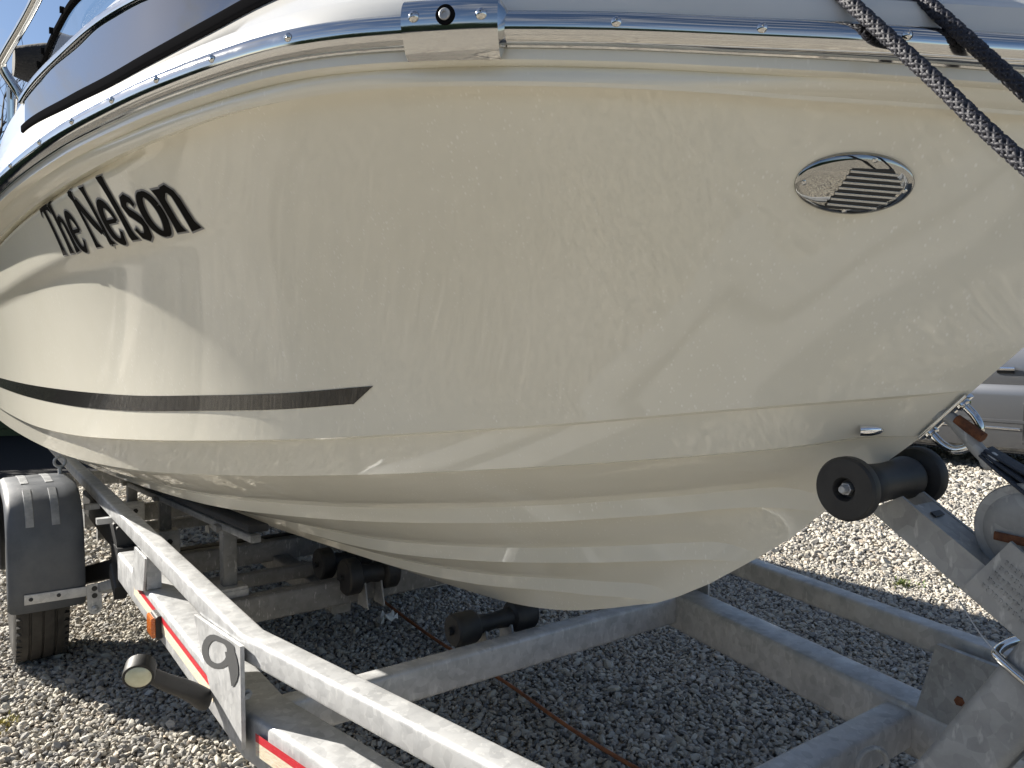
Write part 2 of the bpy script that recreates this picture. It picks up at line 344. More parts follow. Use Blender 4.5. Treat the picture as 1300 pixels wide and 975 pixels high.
def scatter(x0, x1, y0, y1, sp, size, cond, layers=1):
    for L in range(layers):
        X, Y = np.meshgrid(np.arange(x0, x1, sp), np.arange(y0, y1, sp)); n = X.size
        X = X.ravel()+rng.uniform(-.55, .55, n)*sp; Y = Y.ravel()+rng.uniform(-.55, .55, n)*sp
        D = np.hypot(X, Y+1.08); k = cond(X, Y, D); X = X[k]; Y = Y[k]; n = len(X)
        s = size*np.exp(rng.normal(0, .28, n)); z = -.010+s*.35+(L*.006)+rng.uniform(-.002, .004, n)
        pts.append(np.stack([X, Y, z, s], 1))
off = lambda X, Y: ~((X < -8.0) & (X > -26))
scatter(-4.6, 1.2, -2.2, 3.6, .0158, .0093, lambda X, Y, D: (D < 4.6) & (D > .8), 1)
scatter(-4.6, 1.2, -2.2, 3.6, .028, .0112, lambda X, Y, D: (D < 4.6) & (D > .8), 1)
scatter(-8.2, 2.2, -3.5, 6.0, .025, .0145, lambda X, Y, D: (D >= 4.6) & (D < 7.2) & off(X, Y) & (X < 1.5), 1)
scatter(-8.2, 2.2, -3.5, 13, .037, .020, lambda X, Y, D: (D >= 7.2) & (D < 14) & off(X, Y), 1)
A = np.concatenate(pts); nP = len(A)
me = bpy.data.meshes.new('gravel'); me.vertices.add(nP); me.vertices.foreach_set('co', A[:, :3].ravel())
def attr(name, typ, key, data): a = me.attributes.new(name, typ, 'POINT'); a.data.foreach_set(key, data)
attr('stone_scale', 'FLOAT', 'value', A[:, 3]); attr('stone_index', 'INT', 'value', rng.integers(0, 8, nP))
rot = np.stack([rng.uniform(-.7, .7, nP), rng.uniform(-.7, .7, nP), rng.uniform(0, 6.283, nP)], 1); attr('stone_rot', 'FLOAT_VECTOR', 'vector', rot.ravel())
gr = bpy.data.objects.new('gravel', me); COL.objects.link(gr); tag(gr, 'grey and tan gravel stones covering the yard', 'gravel', kind='stuff')
ng = bpy.data.node_groups.new('gravel_scatter', 'GeometryNodeTree'); ng.interface.new_socket('Geometry', in_out='INPUT', socket_type='NodeSocketGeometry'); ng.interface.new_socket('Geometry', in_out='OUTPUT', socket_type='NodeSocketGeometry')
gi = N(ng, 'NodeGroupInput'); go = N(ng, 'NodeGroupOutput'); ip = N(ng, 'GeometryNodeInstanceOnPoints'); ci = N(ng, 'GeometryNodeCollectionInfo')
ci.inputs['Collection'].default_value = SC; ci.inputs['Separate Children'].default_value = True; ci.inputs['Reset Children'].default_value = True
def named(nm, typ): n = N(ng, 'GeometryNodeInputNamedAttribute', data_type=typ); n.inputs['Name'].default_value = nm; return n.outputs['Attribute']
ng.links.new(gi.outputs[0], ip.inputs['Points']); ng.links.new(ci.outputs[0], ip.inputs['Instance']); ip.inputs['Pick Instance'].default_value = True
ng.links.new(named('stone_index', 'INT'), ip.inputs['Instance Index']); ng.links.new(named('stone_rot', 'FLOAT_VECTOR'), ip.inputs['Rotation']); ng.links.new(named('stone_scale', 'FLOAT'), ip.inputs['Scale'])
ng.links.new(ip.outputs[0], go.inputs[0]); md = gr.modifiers.new('scatter', 'NODES'); md.node_group = ng

# ------------------------------------------------------------------ boat hull
boat = thing('motor_boat', (-3.2, 0, .45), 'cream white motor cruiser with a tinted side window, sitting on the trailer', 'boat')
ns = 220; S = np.linspace(0, 1, ns)
wr = smooth(0, .075, S)
G_B = bexp(-.535, .925, 1.1); H_B = bexp(-.682, .62, 1.15); I_B = bexp(-.82, .34, .95); J_B = bexp(-1.02, .19, 1.0)
CG = Curve((-.535,1.076), [(-.574,1.075),(-.672,1.055),(-.861,1.024),(-1.128,.987),(-1.339,.961),(-1.549,.938),(-1.747,.919),(-2.155,.886),(-2.848,.858),(-3.5,.85),(-6.3,.80)], G_B)
CH = Curve((-.682,.952), [(-.728,.949),(-.937,.91),(-1.11,.877),(-1.366,.838),(-1.633,.803),(-1.968,.767),(-2.312,.735),(-2.855,.705),(-6.3,.55)], H_B)
CI = Curve((-.82,.842), [(-.845,.838),(-.961,.814),(-1.133,.779),(-1.409,.73),(-1.786,.681),(-2.071,.661),(-2.391,.645),(-3,.61),(-6.3,.44)], I_B)
CJ = Curve((-1.02,.722), [(-1.04,.717),(-1.199,.686),(-1.249,.679),(-1.533,.632),(-1.785,.604),(-2.315,.572),(-3,.532),(-6.3,.33)], J_B)
CK = Curve((-1.03,.713), [(-1.152,.665),(-1.328,.612),(-1.516,.578),(-1.802,.55),(-2.126,.524),(-2.541,.493),(-3.29,.448),(-6.3,.27)], lambda x: 0*x)
rows = []
rail = RAIL.at(S); lip = LIP.at(S)
def off_row(P, db, dz): Q = P.copy(); Q[:, 1] = np.minimum(Q[:, 1]+db*np.minimum(1, -P[:, 1]/.05), 0); Q[:, 2] += dz; return Q
rows += [off_row(rail, .008, .016), off_row(rail, .006, -.012), off_row(rail, .004, -.034), off_row(rail, .008, -.0365), off_row(rail, .020, -.038)]
top = rows[-1]; SH = [2, 4]
for k in (.25, .5, .75, .93): Q = top+(lip-top)*k; Q[:, 1] -= .004*math.sin(math.pi*k); rows.append(Q)
rows += [lip, off_row(lip, .004, -.004)]; SH += [len(rows)-2, len(rows)-1]
sd1 = side(S, np.full(ns, 1.0)); rows.append(sd1); SH.append(len(rows)-1)
for tt in np.concatenate([np.linspace(.985, .6, 26), np.linspace(.57, 0, 18)]): rows.append(side(S, np.full(ns, tt)))
F = CHINE.at(S); Gc, Hc, Ic, Jc, Kc = (c.at(S) for c in (CG, CH, CI, CJ, CK))
def inn(P, d, dz=0): Q = P.copy(); Q[:, 1] = np.minimum(Q[:, 1]+d*wr, Q[:, 1]*.72); Q[:, 2] += dz*wr; return Q
SH.append(len(rows)-1); u = inn(F, .013, -.003); rows.append(u); SH.append(len(rows)-1)
rows += [u+(Gc-u)*.5, Gc]; SH.append(len(rows)-1); u = inn(Gc, .022, -.002); rows.append(u); SH.append(len(rows)-1)
for E_, frac, pull in ((Hc, .84, .017), (Ic, .80, .014), (Jc, .76, .011)):
    mid = u+(E_-u)*.4; rows.append(mid); st = u+(E_-u)*frac; st = inn(st, pull*.6, pull*.9); rows += [st]; SH.append(len(rows)-1); rows.append(E_); SH.append(len(rows)-1); u = inn(E_, .022, .002); rows.append(u); SH.append(len(rows)-1)
rows += [u+(Kc-u)*.6, Kc]
for q_ in rows[SH[-9]:]:                               # let the ends of the bottom rows follow the rounded stem
    x_ = q_[0, 0]
    if -1.2 < x_ < -.55: q_[:, 2] += (float(STEM(np.array(x_)))-q_[0, 2]-.004*math.sin(math.pi*(x_+1.2)/.65))*(1-smooth(0, .09, S))
P = np.stack(rows, 0)
hull_mb = MB(); Q = P.copy(); Q[..., 1] *= -1; cuts_ = [0]+SH+[len(rows)-1]
for a_, b_ in zip(cuts_, cuts_[1:]): hull_mb.grid(P[a_:b_+1]); hull_mb.grid(Q[a_:b_+1], True)
tr = P[:, -1]; trp = [tuple(q) for q in tr]+[(q[0], -q[1], q[2]) for q in tr[::-1]]; hull_mb.add(trp, [tuple(range(len(trp)))])
hull = hull_mb.build('hull', 'gel', boat, sharp=175, fix=False)
# deck and cabin moulding
xr = rail[:, 0]; br = -rail[:, 1]; zr_ = rail[:, 2]
z1 = pchip([.2,.6,1.1,1.25,1.53,1.87,2.43,3.2,6.3], [1.545,1.645,1.687,1.684,1.687,1.712,1.771,1.80,1.76])
b2 = pchip([.2,.6,.9,1.2,1.6,1.95,2.25,2.5,3.2,6.3], [0,.33,.53,.665,.778,.825,.874,.902,.93,.93]); z2 = pchip([.2,.6,.9,1.2,1.6,1.95,2.25,2.5,3.2,6.3], [1.552,1.665,1.735,1.79,1.844,1.88,1.879,1.877,1.895,1.86])
fb = np.minimum(1, br/.3)
W1b = lambda x: np.maximum(RAIL_B(x)-.1*np.minimum(1, RAIL_B(x)/.3), 0)
D = [np.stack([xr, -np.maximum(br-.008, 0), zr_+.016], 1), np.stack([xr, -np.maximum(br-.011, 0), zr_+.030], 1), np.stack([xr, -np.maximum(br-.022*fb, 0), zr_+.044], 1)]
B1 = W1b(xr); Z1 = np.maximum(z1(-xr), zr_+.05); B2 = np.minimum(b2(-xr), B1); Z2 = np.maximum(z2(-xr), Z1+.004)
D.append(np.stack([xr, -(br-.045*fb).clip(0), zr_+.052], 1))
D.append(np.stack([xr, -(B1+.012*fb), Z1-.020], 1)); D.append(np.stack([xr, -B1, Z1], 1))
for k in (.25, .5, .75): D.append(np.stack([xr, -(B1+(B2-B1)*k), Z1+(Z2-Z1)*k], 1))
D.append(np.stack([xr, -B2, Z2], 1))
cab = 1-smooth(-2.50, -2.58, xr); fro = smooth(-.8, -1.6, xr)
B3 = np.maximum(B2-.02-.028*cab*fro, 0); Z3 = Z2+.012+.062*cab*fro; D.append(np.stack([xr, -(B3+.012).clip(0, B2), Z3-.012], 1)); D.append(np.stack([xr, -B3, Z3], 1))
D.append(np.stack([xr, -np.maximum(B3-.02, 0), Z3+.004], 1))
B4 = B3*(.86*cab+.93*(1-cab)); Z4 = Z3+.02*cab-.35*(1-cab); D.append(np.stack([xr, -B4, Z4], 1))
D.append(np.stack([xr, -B4*.5, Z4+.04*cab-.1*(1-cab)], 1)); D.append(np.stack([xr, 0*xr, Z4+.055*cab-.1*(1-cab)], 1))
P = np.stack(D, 0); dm = MB(); dm.grid(P); Q = P.copy(); Q[..., 1] *= -1; dm.grid(Q, True)
deck = dm.build('deck', 'deck', boat, sharp=28, weld=True); deck['label'] = 'white deck and cabin moulding above the rub rail'
# rub rail: stainless half round strip with domed screws
def rail_pt(x, out=0, dz=0):
    e = 1e-3; b0 = float(RAIL_B(np.array(x))); b1 = float(RAIL_B(np.array(x-e))); z = float(RAIL.z(np.array(-x)))
    tn = nrm((-e, -(b1-b0), 0)); nn = V3((-tn[1], tn[0], 0)); nn = nn if nn[1] < 0 else -nn
    return V3((x, -b0, z+dz))+nn*out, nn, tn
prof = [(-.012*math.cos(a)-.0, .0145*math.sin(a)) for a in np.linspace(-math.pi/2, math.pi/2, 11)]
xs_r = [-.207-(6.1)*q**1.7 for q in np.linspace(0, 1, 150)]
def rail_mesh(name, xs, prof, m, parent, sgn=1):
    rings = []
    for x in xs:
        _, nn, tn = rail_pt(x); c, _, _ = rail_pt(x); rings.append([c+nn*(-q[0]-.007)+V3((0,0,q[1]-.003)) for q in prof])
    Pm = np.array(rings)
    if sgn < 0: Pm[..., 1] *= -1
    mb = MB(); mb.grid(Pm); return mb.build(name, m, parent, sharp=50)
prof2 = [(-.001, -.0195), (-.006, -.0190)]+[(-.007-.014*math.cos(a), .0172*math.sin(a)) for a in np.linspace(-math.pi/2, math.pi/2, 13)]+[(-.006, .0190), (-.001, .0195)]
rub = rail_mesh('rub_rail', xs_r, prof2, 'steel', boat); rub['label'] = 'polished stainless rub rail strip'
rail_mesh('rub_rail', xs_r, prof2, 'steel', boat, -1)
smb = MB(); smb.lathe((0,0,0), (0,0,1), [(0,.0055),(.0012,.0052),(.0028,.0035),(.0034,.0015),(.0030,.0)], 14)
screw0 = smb.build('screw', 'steel', rub)
smesh = screw0.data; first = True
for x in (-.70, -.605+.0, -.512, -.42, -.335, -.905, -1.045, -1.18, -1.32, -1.48, -1.66, -1.9, -2.2, -2.6):
    if -.78 < x < -.66: continue
    c, nn, tn = rail_pt(x, .0138, .000); o = screw0 if first else link('screw', smesh, None, rub); first = False
    setm(o, c, basis((0,0,1), nn))
# stainless joint cover on the rub rail
cx = -.724; rings = []
cprof = [(.002, .026), (.010, .0248)]+[(.010+.0135*math.cos(a), .000+.0242*math.sin(a)) for a in np.linspace(math.pi/2*.92, -math.pi/2*.35, 9)]+[(.0165, -.024), (.013, -.032), (.006, -.0375)]
for x in np.linspace(cx-.043, cx+.037, 12):
    c, nn, tn = rail_pt(x); rings.append([c+nn*q[0]+V3((0,0,q[1])) for q in cprof])
Pm = np.array(rings); mb = MB(); mb.grid(Pm); cc = Pm.mean((0,1))
for e in (0, -1): mb.add(list(Pm[e])+[Pm[e].mean(0)-V3((0,-.02,0))], [(i, i+1, len(cprof)) for i in range(len(cprof)-1)])
cover = mb.build('rail_joint_cover', 'steel', boat, sharp=40, weld=True); cover['label'] = 'wide stainless joint cover with two screws and a socket'
for dx in (-.031, .025):
    c, nn, tn = rail_pt(cx+dx, .0232, .003); o = setm(link('screw', smesh, None, cover), c, basis((0,0,1), nn)); o.scale = (1.15, 1.15, 1.3)
c, nn, tn = rail_pt(cx-.003, .0228, .003)
mb = MB(); mb.lathe((0,0,0), (0,0,1), [(0,.0105),(.002,.0105),(.0028,.0098),(.0026,.0072)], 28); o = setm(mb.build('socket_rim', 'gasket', cover), c, basis((0,0,1), nn))
mb = MB(); mb.lathe((0,0,0), (0,0,1), [(0,.0062),(.0038,.0062),(.0046,.0052),(.0046,.0030),(.003,.0026)], 24); setm(mb.build('socket', 'galv', cover), c, basis((0,0,1), nn))

# dark vinyl stripe along the chine
st_top = pchip([1.18,1.411,1.632,1.982,2.58,4.047,6.4], [1.135,1.114,1.102,1.087,1.078,1.065,1.04]); st_bot = pchip([1.18,1.237,1.428,1.655,2.006,2.457,4.123,6.4], [1.108,1.102,1.083,1.069,1.049,1.036,1.021,1.0])
def on_side(x, z, lift=.0012):
    s_, t_ = side_xz(x, z); p_, n_, a_, b_ = side_frame(s_, t_); return p_+n_*lift
rings = []
for k, q in enumerate(np.linspace(0, 1, 70)):
    x = -1.18-4.9*q**1.5; row = []
    for j in range(4):
        xx = x-.057*(j/3)*(1-q); zt = float(st_top(-xx)); zb = float(st_bot(-xx)); row.append(on_side(xx, zt+(zb-zt)*j/3))
    rings.append(row)
mb = MB(); mb.grid(np.array(rings)); st = mb.build('hull_stripe', 'stripe', boat, fix=False); st['label'] = 'dark vinyl stripe with a slanted end'
# boat name
def arc(cx, cy, rx, ry, a0, a1, n=14): return [(cx+rx*math.cos(R(a0+(a1-a0)*i/n)), cy+ry*math.sin(R(a0+(a1-a0)*i/n))) for i in range(n+1)]
ST = .082   # half width of a heavy stem
def stem(x, y0, y1, hw=ST, fl=1.55): return ([(x, y0+(y1-y0)*q) for q in (0, .06, .14, .3, .5, .7, .86, .94, 1)], [hw*fl, hw*1.3, hw*1.08, hw, hw, hw, hw*1.08, hw*1.3, hw*fl])
def var(path, lo, hi, f): return (path, [lo+(hi-lo)*f(i/(len(path)-1)) for i in range(len(path))])
sin_ = lambda q: math.sin(math.pi*q)
GL = {
 'T': (.70, [([(.02,.80),(.05,.90),(.15,.93),(.35,.93),(.55,.93),(.65,.90),(.68,.80)], [.02,.065,.055,.05,.055,.065,.02]), stem(.35, 0, .95)]),
 'h': (.60, [stem(.12, 0, 1.0), var([(.13,.44),(.18,.56),(.27,.64),(.36,.65),(.44,.58),(.47,.45)], .04, ST, lambda q: q), ([(.47,.50),(.475,.3),(.48,.12),(.49,0)], [ST,ST,ST*1.08,ST*1.6])]),
 'e': (.58, [([(.09,.36),(.25,.36),(.46,.36)], [.036,.036,.036]), var(arc(.28,.34,.205,.33, 2, 330, 26), .042, ST*1.08, lambda q: abs(math.sin(math.pi*min(1, q*1.08))))]),
 'N': (.86, [stem(.12, 0, 1.0, ST*.75, 2.0), stem(.74, 0, 1.0, ST*.75, 2.0), ([(.06,1.0),(.2,.8),(.45,.42),(.74,0)], [ST*1.1]*4)]),
 'l': (.30, [stem(.14, 0, 1.06)]),
 's': (.48, [var([(.40,.52),(.36,.61),(.27,.66),(.16,.63),(.10,.54),(.14,.44),(.26,.36),(.37,.27),(.40,.17),(.34,.06),(.23,.01),(.12,.05),(.07,.16)], .045, ST, lambda q: sin_(q)**.7)]),
 'o': (.62, [var(arc(.31,.335,.225,.32, 20, 380, 36), .045, ST*1.1, lambda q: abs(math.cos(R(20+360*q)))**.8)]),
 'n': (.62, [stem(.12, 0, .68), var([(.13,.44),(.18,.56),(.27,.65),(.36,.66),(.45,.58),(.475,.45)], .04, ST, lambda q: q), ([(.475,.50),(.48,.3),(.485,.12),(.50,0)], [ST,ST,ST*1.1,ST*1.7])]),
 ' ': (.26, [])}
name_text = 'The Nelson'; tot = sum(GL[c][0] for c in name_text)
def glyph(ch, u0, grow, lift):
    mb = MB()
    for si, (path, hw) in enumerate(GL[ch][1]):
        if len(path) == 3: pass
        pts_ = [V3((*q, 0)) for q in path]; L = []; Rr = []
        if grow:
            pts_[0] = pts_[0]+nrm(pts_[0]-pts_[1])*grow; pts_[-1] = pts_[-1]+nrm(pts_[-1]-pts_[-2])*grow
        for i, q in enumerate(pts_):
            d = nrm(pts_[min(i+1, len(pts_)-1)]-pts_[max(i-1, 0)]); n2 = V3((-d[1], d[0], 0)); h_ = hw[i]+grow; L.append(q+n2*h_); Rr.append(q-n2*h_)
        rows_ = []
        for a_, b_ in zip(L, Rr):
            row = []
            for k in (0, .5, 1):
                q = a_+(b_-a_)*k; u_ = (u0+q[0])/tot; v_ = q[1]
                x = -2.035+.672*u_+.02*v_; t_ = min(.796-.038*u_+.190*v_, .998)
                # s from x at this t
                lo, hi = .2, .6
                for _ in range(14):
                    mi = (lo+hi)/2
                    if side(np.array(mi), np.array(t_))[0] > x: lo = mi
                    else: hi = mi
                p_, n_, _, _ = side_frame((lo+hi)/2, t_); row.append(p_+n_*(lift+.00012*si))
            rows_.append(row)
        mb.grid(np.array(rows_))
    return mb
u0 = 0
for ch in name_text:
    if ch != ' ':
        sil = glyph(ch, u0, .030, .0008).build('letter', 'lsilver', boat, fix=False); sil['label'] = 'letter %s of the boat name, black edged in silver' % ch
        glyph(ch, u0, 0, .0016).build('letter_face', 'lblack', sil, fix=False)
    u0 += GL[ch][0]

# side window, its gasket, trim strip, coaming, windscreen
def wpt(x, k, lift):
    b1 = float(W1b(np.array(x))); zz1 = float(z1(np.array(-x))); bb2 = min(float(b2(np.array(-x))), b1); zz2 = float(z2(np.array(-x)))
    q = V3((x, -(b1+(bb2-b1)*k), zz1+(zz2-zz1)*k)); nn = nrm((.12, -(zz2-zz1), -(b1-bb2)*-1)); return q+nn*lift
for sg in (1, -1):
    xs = np.linspace(-2.43, -.86, 40); rings = []
    for x in xs:
        top = 1.0*min(1, (-.84-x)/.12+.12) if x > -.96 else 1.0; rings.append([wpt(x-(.07*k*smooth(-2.2, -2.43, x)), k*top*.97, .005) for k in (0, .25, .5, .75, 1)])
    G_ = np.array(rings); G_[..., 1] *= sg; mb = MB(); mb.grid(G_); win = mb.build('side_window', 'glass', boat, sharp=60); win['label'] = 'dark tinted cabin side window reflecting the sky'
    path = [wpt(x, 0, .006)*V3((1,sg,1)) for x in np.linspace(-2.44, -.85, 40)]; mb = MB(); mb.sweep(path, rrect(.014, .021, .005)); mb.build('gasket', 'gasket', win)
    path = spline([wpt(x, 1.0, .008)*V3((1,sg,1)) for x in (-2.56, -2.44, -2.3, -2.1, -1.9, -1.7, -1.5, -1.3, -1.1, -.95)], 6); mb = MB(); mb.sweep(path, rrect(.012, .019, .005)); o = mb.build('window_trim', 'steel', boat); o['label'] = 'stainless trim strip above the side window'
fr = [(-2.58,-.862,1.955),(-2.55,-.851,2.0),(-2.4,-.83,2.043),(-2.2,-.799,2.066),(-1.95,-.70,2.10),(-1.75,-.50,2.13),(-1.66,-.2,2.15)]
full = fr+[(-1.63,0,2.155)]+[(q[0], -q[1], q[2]) for q in fr[::-1]]; fp = spline(full, 8)
ws = None; mb = MB(); mb.sweep(fp, rrect(.016, .02, .005)); frame = mb.build('windscreen_frame', 'gasket', boat); frame['label'] = 'black windscreen frame'
base = []
for q in fp:
    k = 1 if q[1] < 0 else -1; r_ = math.hypot(q[0]+2.6, q[1]); base.append(V3((q[0]+.10, q[1]*.97, 1.92)) if abs(q[1]) < .75 else V3((q[0]+.05, q[1]*.985, 1.94)))
mb = MB(); mb.grid(np.array([[a_+(b_-a_)*k for k in (0, .5, 1)] for a_, b_ in zip(fp, base)])); mb.build('windscreen_pane', 'clear', frame, fix=False)
cl = MB(); cl.box((0,0,0), (.012,.010,.014)); c0 = None
for i in (4, 9, 14, 19, 26):
    q = fp[i]; o = cl.build('clip', 'gasket', frame) if c0 is None else link('clip', c0.data, None, frame); c0 = c0 or o; o.location = Vector(q+V3((0,-.008,.012)))
for sg in (1, -1):
    pp = [V3(q)*V3((1,sg,1)) for q in [(-1.95,-.83,2.17),(-2.3,-.89,2.063),(-2.55,-.942,1.999),(-2.6,-.951,1.985),(-2.61,-.945,1.965),(-2.605,-.915,1.915),(-2.595,-.900,1.885)]]
    mb = MB(); mb.tube(spline(pp, 8), .0125, 12); o = mb.build('grab_rail', 'steel', boat); o['label'] = 'bent stainless grab rail beside the windscreen'
mb = MB(); cv = []
for y in np.linspace(-.895, .895, 24):
    e = 1-.55*abs(y/.895)**8; ring = []
    for a in np.linspace(0, 2*math.pi, 18, endpoint=False): ring.append((-3.05+.17*e*math.cos(a)*(1+.08*math.sin(9*y+a)), y, 2.13+.095*e*math.sin(a)*(1+.10*math.sin(13*y+2*a))+.02*(1-abs(y))))
    cv.append(ring)
vs_ = [q for r_ in cv for q in r_]; n_ = 18
mb.add(vs_, [(i*n_+j, i*n_+(j+1) % n_, (i+1)*n_+(j+1) % n_, (i+1)*n_+j) for i in range(23) for j in range(n_)]+[tuple(range(n_)), tuple(23*n_+j for j in range(n_-1, -1, -1))])
o = mb.build('canopy_bundle', 'canvas', boat); o['label'] = 'folded black canvas canopy behind the windscreen'
for sg in (1, -1):
    mb = MB(); mb.tube([(-3.2, -.905*sg, 1.78), (-3.18, -.90*sg, 2.08)], .011, 10); mb.tube([(-3.45, -.90*sg, 1.78), (-3.22, -.885*sg, 2.06)], .009, 10); mb.build('canopy_pole', 'steel', boat)

# oval horn grille on the bow
s_, t_ = side_xz(-.500, 1.386); c, n_, a_, b_ = side_frame(s_, t_)
ax = nrm(-a_+.0*b_); Bm = basis(ax-.02*b_, n_)    # local x towards the bow, z outwards
ea, eb = .0655, .0365
mb = MB(); vs_ = []; fs_ = []; prof = [(1.0, -.001), (1.0, .0022), (.985, .0034), (.94, .0052), (.8, .0078), (.55, .0100), (.25, .0112), (0, .0115)]; nn_ = 56
for (k, h_) in prof:
    for i in range(nn_): a0 = 2*math.pi*i/nn_; vs_.append((ea*k*math.cos(a0), eb*k*math.sin(a0), h_))
for j in range(len(prof)-1):
    for i in range(nn_): fs_.append((j*nn_+i, j*nn_+(i+1) % nn_, (j+1)*nn_+(i+1) % nn_, (j+1)*nn_+i))
mb.add(vs_, fs_); gri = setm(mb.build('horn_grille', 'vent', boat, sharp=40, weld=True), c, Bm); gri['label'] = 'oval polished horn grille with slanted louvre slots'; gri.matrix_parent_inverse = Matrix.Translation(-boat.location)
def slot_x(y): return -.0285+.40*(y+.029), .050-.45*abs(y-.003)-(.30*max(0, -y-.010))
mb = MB(); mb.prism([(slot_x(-.0265)[0], -.0265, .0070), (slot_x(-.0265)[1]-.012, -.0265, .0070), (slot_x(-.012)[1], -.012, .0070), (slot_x(.002)[1], .002, .0070), (slot_x(.0215)[1]-.006, .0215, .0070), (slot_x(.0215)[0], .0215, .0070)], (0,0,.0049)); mb.build('grille_opening', 'dark', gri)
for k in range(7):
    y = -.0215+.0066*k; xa, xb = slot_x(y); xb -= .008 if k == 0 else (.003 if k in (1, 6) else 0)
    mb = MB(); mb.beam((xa-.001, y+.0004, .0119), (xb+.001, y-.0022, .0119), .0036, .0022, .0009, up=(0,0,1)); mb.build('slat', 'vent', gri)
for (x, y) in ((-.056, .001), (.055, -.004), (.014, .0300), (-.004, -.0300)):
    o = setm(link('screw', smesh, None, gri), (x, y, .0062 if abs(x) > .03 else .0066)); o.scale = (.62, .62, .5)
# small chrome drain cover low on the bow
s_, t_ = None, None
k_ = .52; uF = CHINE.at(np.array([.075]))[0]; uG = CG.at(np.array([.075]))[0]
target = V3((-.562, 0, 1.088)); bb = np.interp(1.088, [1.07, 1.128], [float(G_B(np.array(-.562))), float(CH_B(np.array(-.562)))])
c = V3((-.580, -.0515, 1.083)); nrm_ = nrm((.62, -.66, -.42)); Bm = basis((.72, .69, .02), nrm_)
mb = MB(); rings = []
for i in range(15):
    q = i/14; wd = .0085*math.sqrt(max(0, 1-((q-.22)/.78)**2)) if q > .22 else .0085; hh = .0085*math.sqrt(max(.0, 1-q**1.6)); rings.append([(-.014+.032*q, wd*math.cos(a), hh*math.sin(a)-.002) for a in np.linspace(0, math.pi, 11)])
mb.grid(np.array(rings)); mb.add([V3(rings[0][i]) for i in range(11)], [tuple(range(11))])
o = setm(mb.build('drain_cover', 'chrome', boat, sharp=50), c, Bm); o['label'] = 'small chrome clamshell drain cover'; o.matrix_parent_inverse = Matrix.Translation(-boat.location)
# bow eye
mb = MB(); p_a = V3((-.527, 0, 1.087)); p_b = V3((-.487, 0, 1.128)); dd = nrm(p_b-p_a); nf = nrm((.72, 0, -.69)); 
mb.beam(p_a-dd*.014+nf*.003, p_b+dd*.014+nf*.003, .022, .006, .004, up=nf); ey = mb.build('bow_eye', 'steel', boat); ey['label'] = 'stainless bow eye on the stem'
mb = MB(); mb.tube(spline([p_a+nf*.0, p_a+nf*.026, p_a+nf*.044+dd*.008, (p_a+p_b)/2+nf*.052, p_b+nf*.044-dd*.008, p_b+nf*.026, p_b], 6), .0055, 12, up=(0,1,0)); mb.build('eye_loop', 'steel', ey)
for q in (p_a, p_b):
    mb = MB(); mb.lathe(q+nf*.005, nf, [(0,.010),(.004,.010),(.006,.008)], 18); mb.build('nut', 'steel', ey)

# mooring ropes over the rail: braided
def rope(path, r, label):
    pth = spline(path, 40); L = [0]
    for a_, b_ in zip(pth, pth[1:]): L.append(L[-1]+np.linalg.norm(b_-a_))
    L = np.array(L); n = int(L[-1]/.0022); q = np.linspace(0, L[-1], n); C_ = np.stack([np.interp(q, L, np.array(pth)[:, k]) for k in range(3)], 1)
    T_ = np.gradient(C_, axis=0); T_ /= np.linalg.norm(T_, axis=1)[:, None]; up = V3((0, 1, .2)); s1 = np.cross(T_, up); s1 /= np.linalg.norm(s1, axis=1)[:, None]; s2 = np.cross(s1, T_)
    mb = MB(); K = 6; pitch = .050; sr = r*.34
    for dr in (1, -1):
        for k in range(K):
            ph = dr*2*math.pi*q/pitch+2*math.pi*k/K+(0 if dr == 1 else math.pi/K); rad = r-sr+.22*sr*np.cos(K*(2*math.pi*q/pitch)+ (0 if dr == 1 else math.pi)+k*math.pi)
            pp = C_+s1*(rad*np.cos(ph))[:, None]+s2*(rad*np.sin(ph))[:, None]; mb.tube(list(pp), sr, 5)
    mb.tube(list(C_[::3]), r-sr*1.3, 8); o = mb.build('mooring_rope', 'rope', None, sharp=80, fix=False); return tag(o, label, 'rope', 'ropes over the bow rail')
rope([(-.64,-.10,1.66),(-.575,-.24,1.655),(-.515,-.31,1.618),(-.455,-.334,1.551),(-.37,-.335,1.452),(-.293,-.335,1.360),(-.12,-.325,1.165),(.25,-.28,.75),(.42,-.25,.56)], .0074, 'long black braided rope slanting down over the bow rail above the horn grille')
rope([(-.62,-.02,1.66),(-.55,-.16,1.67),(-.485,-.24,1.635),(-.415,-.265,1.556),(-.32,-.265,1.440),(-.21,-.262,1.30),(-.05,-.255,1.11),(.30,-.21,.70),(.42,-.19,.56)], .0074, 'black braided rope crossing the top right corner, nearer the bow tip')
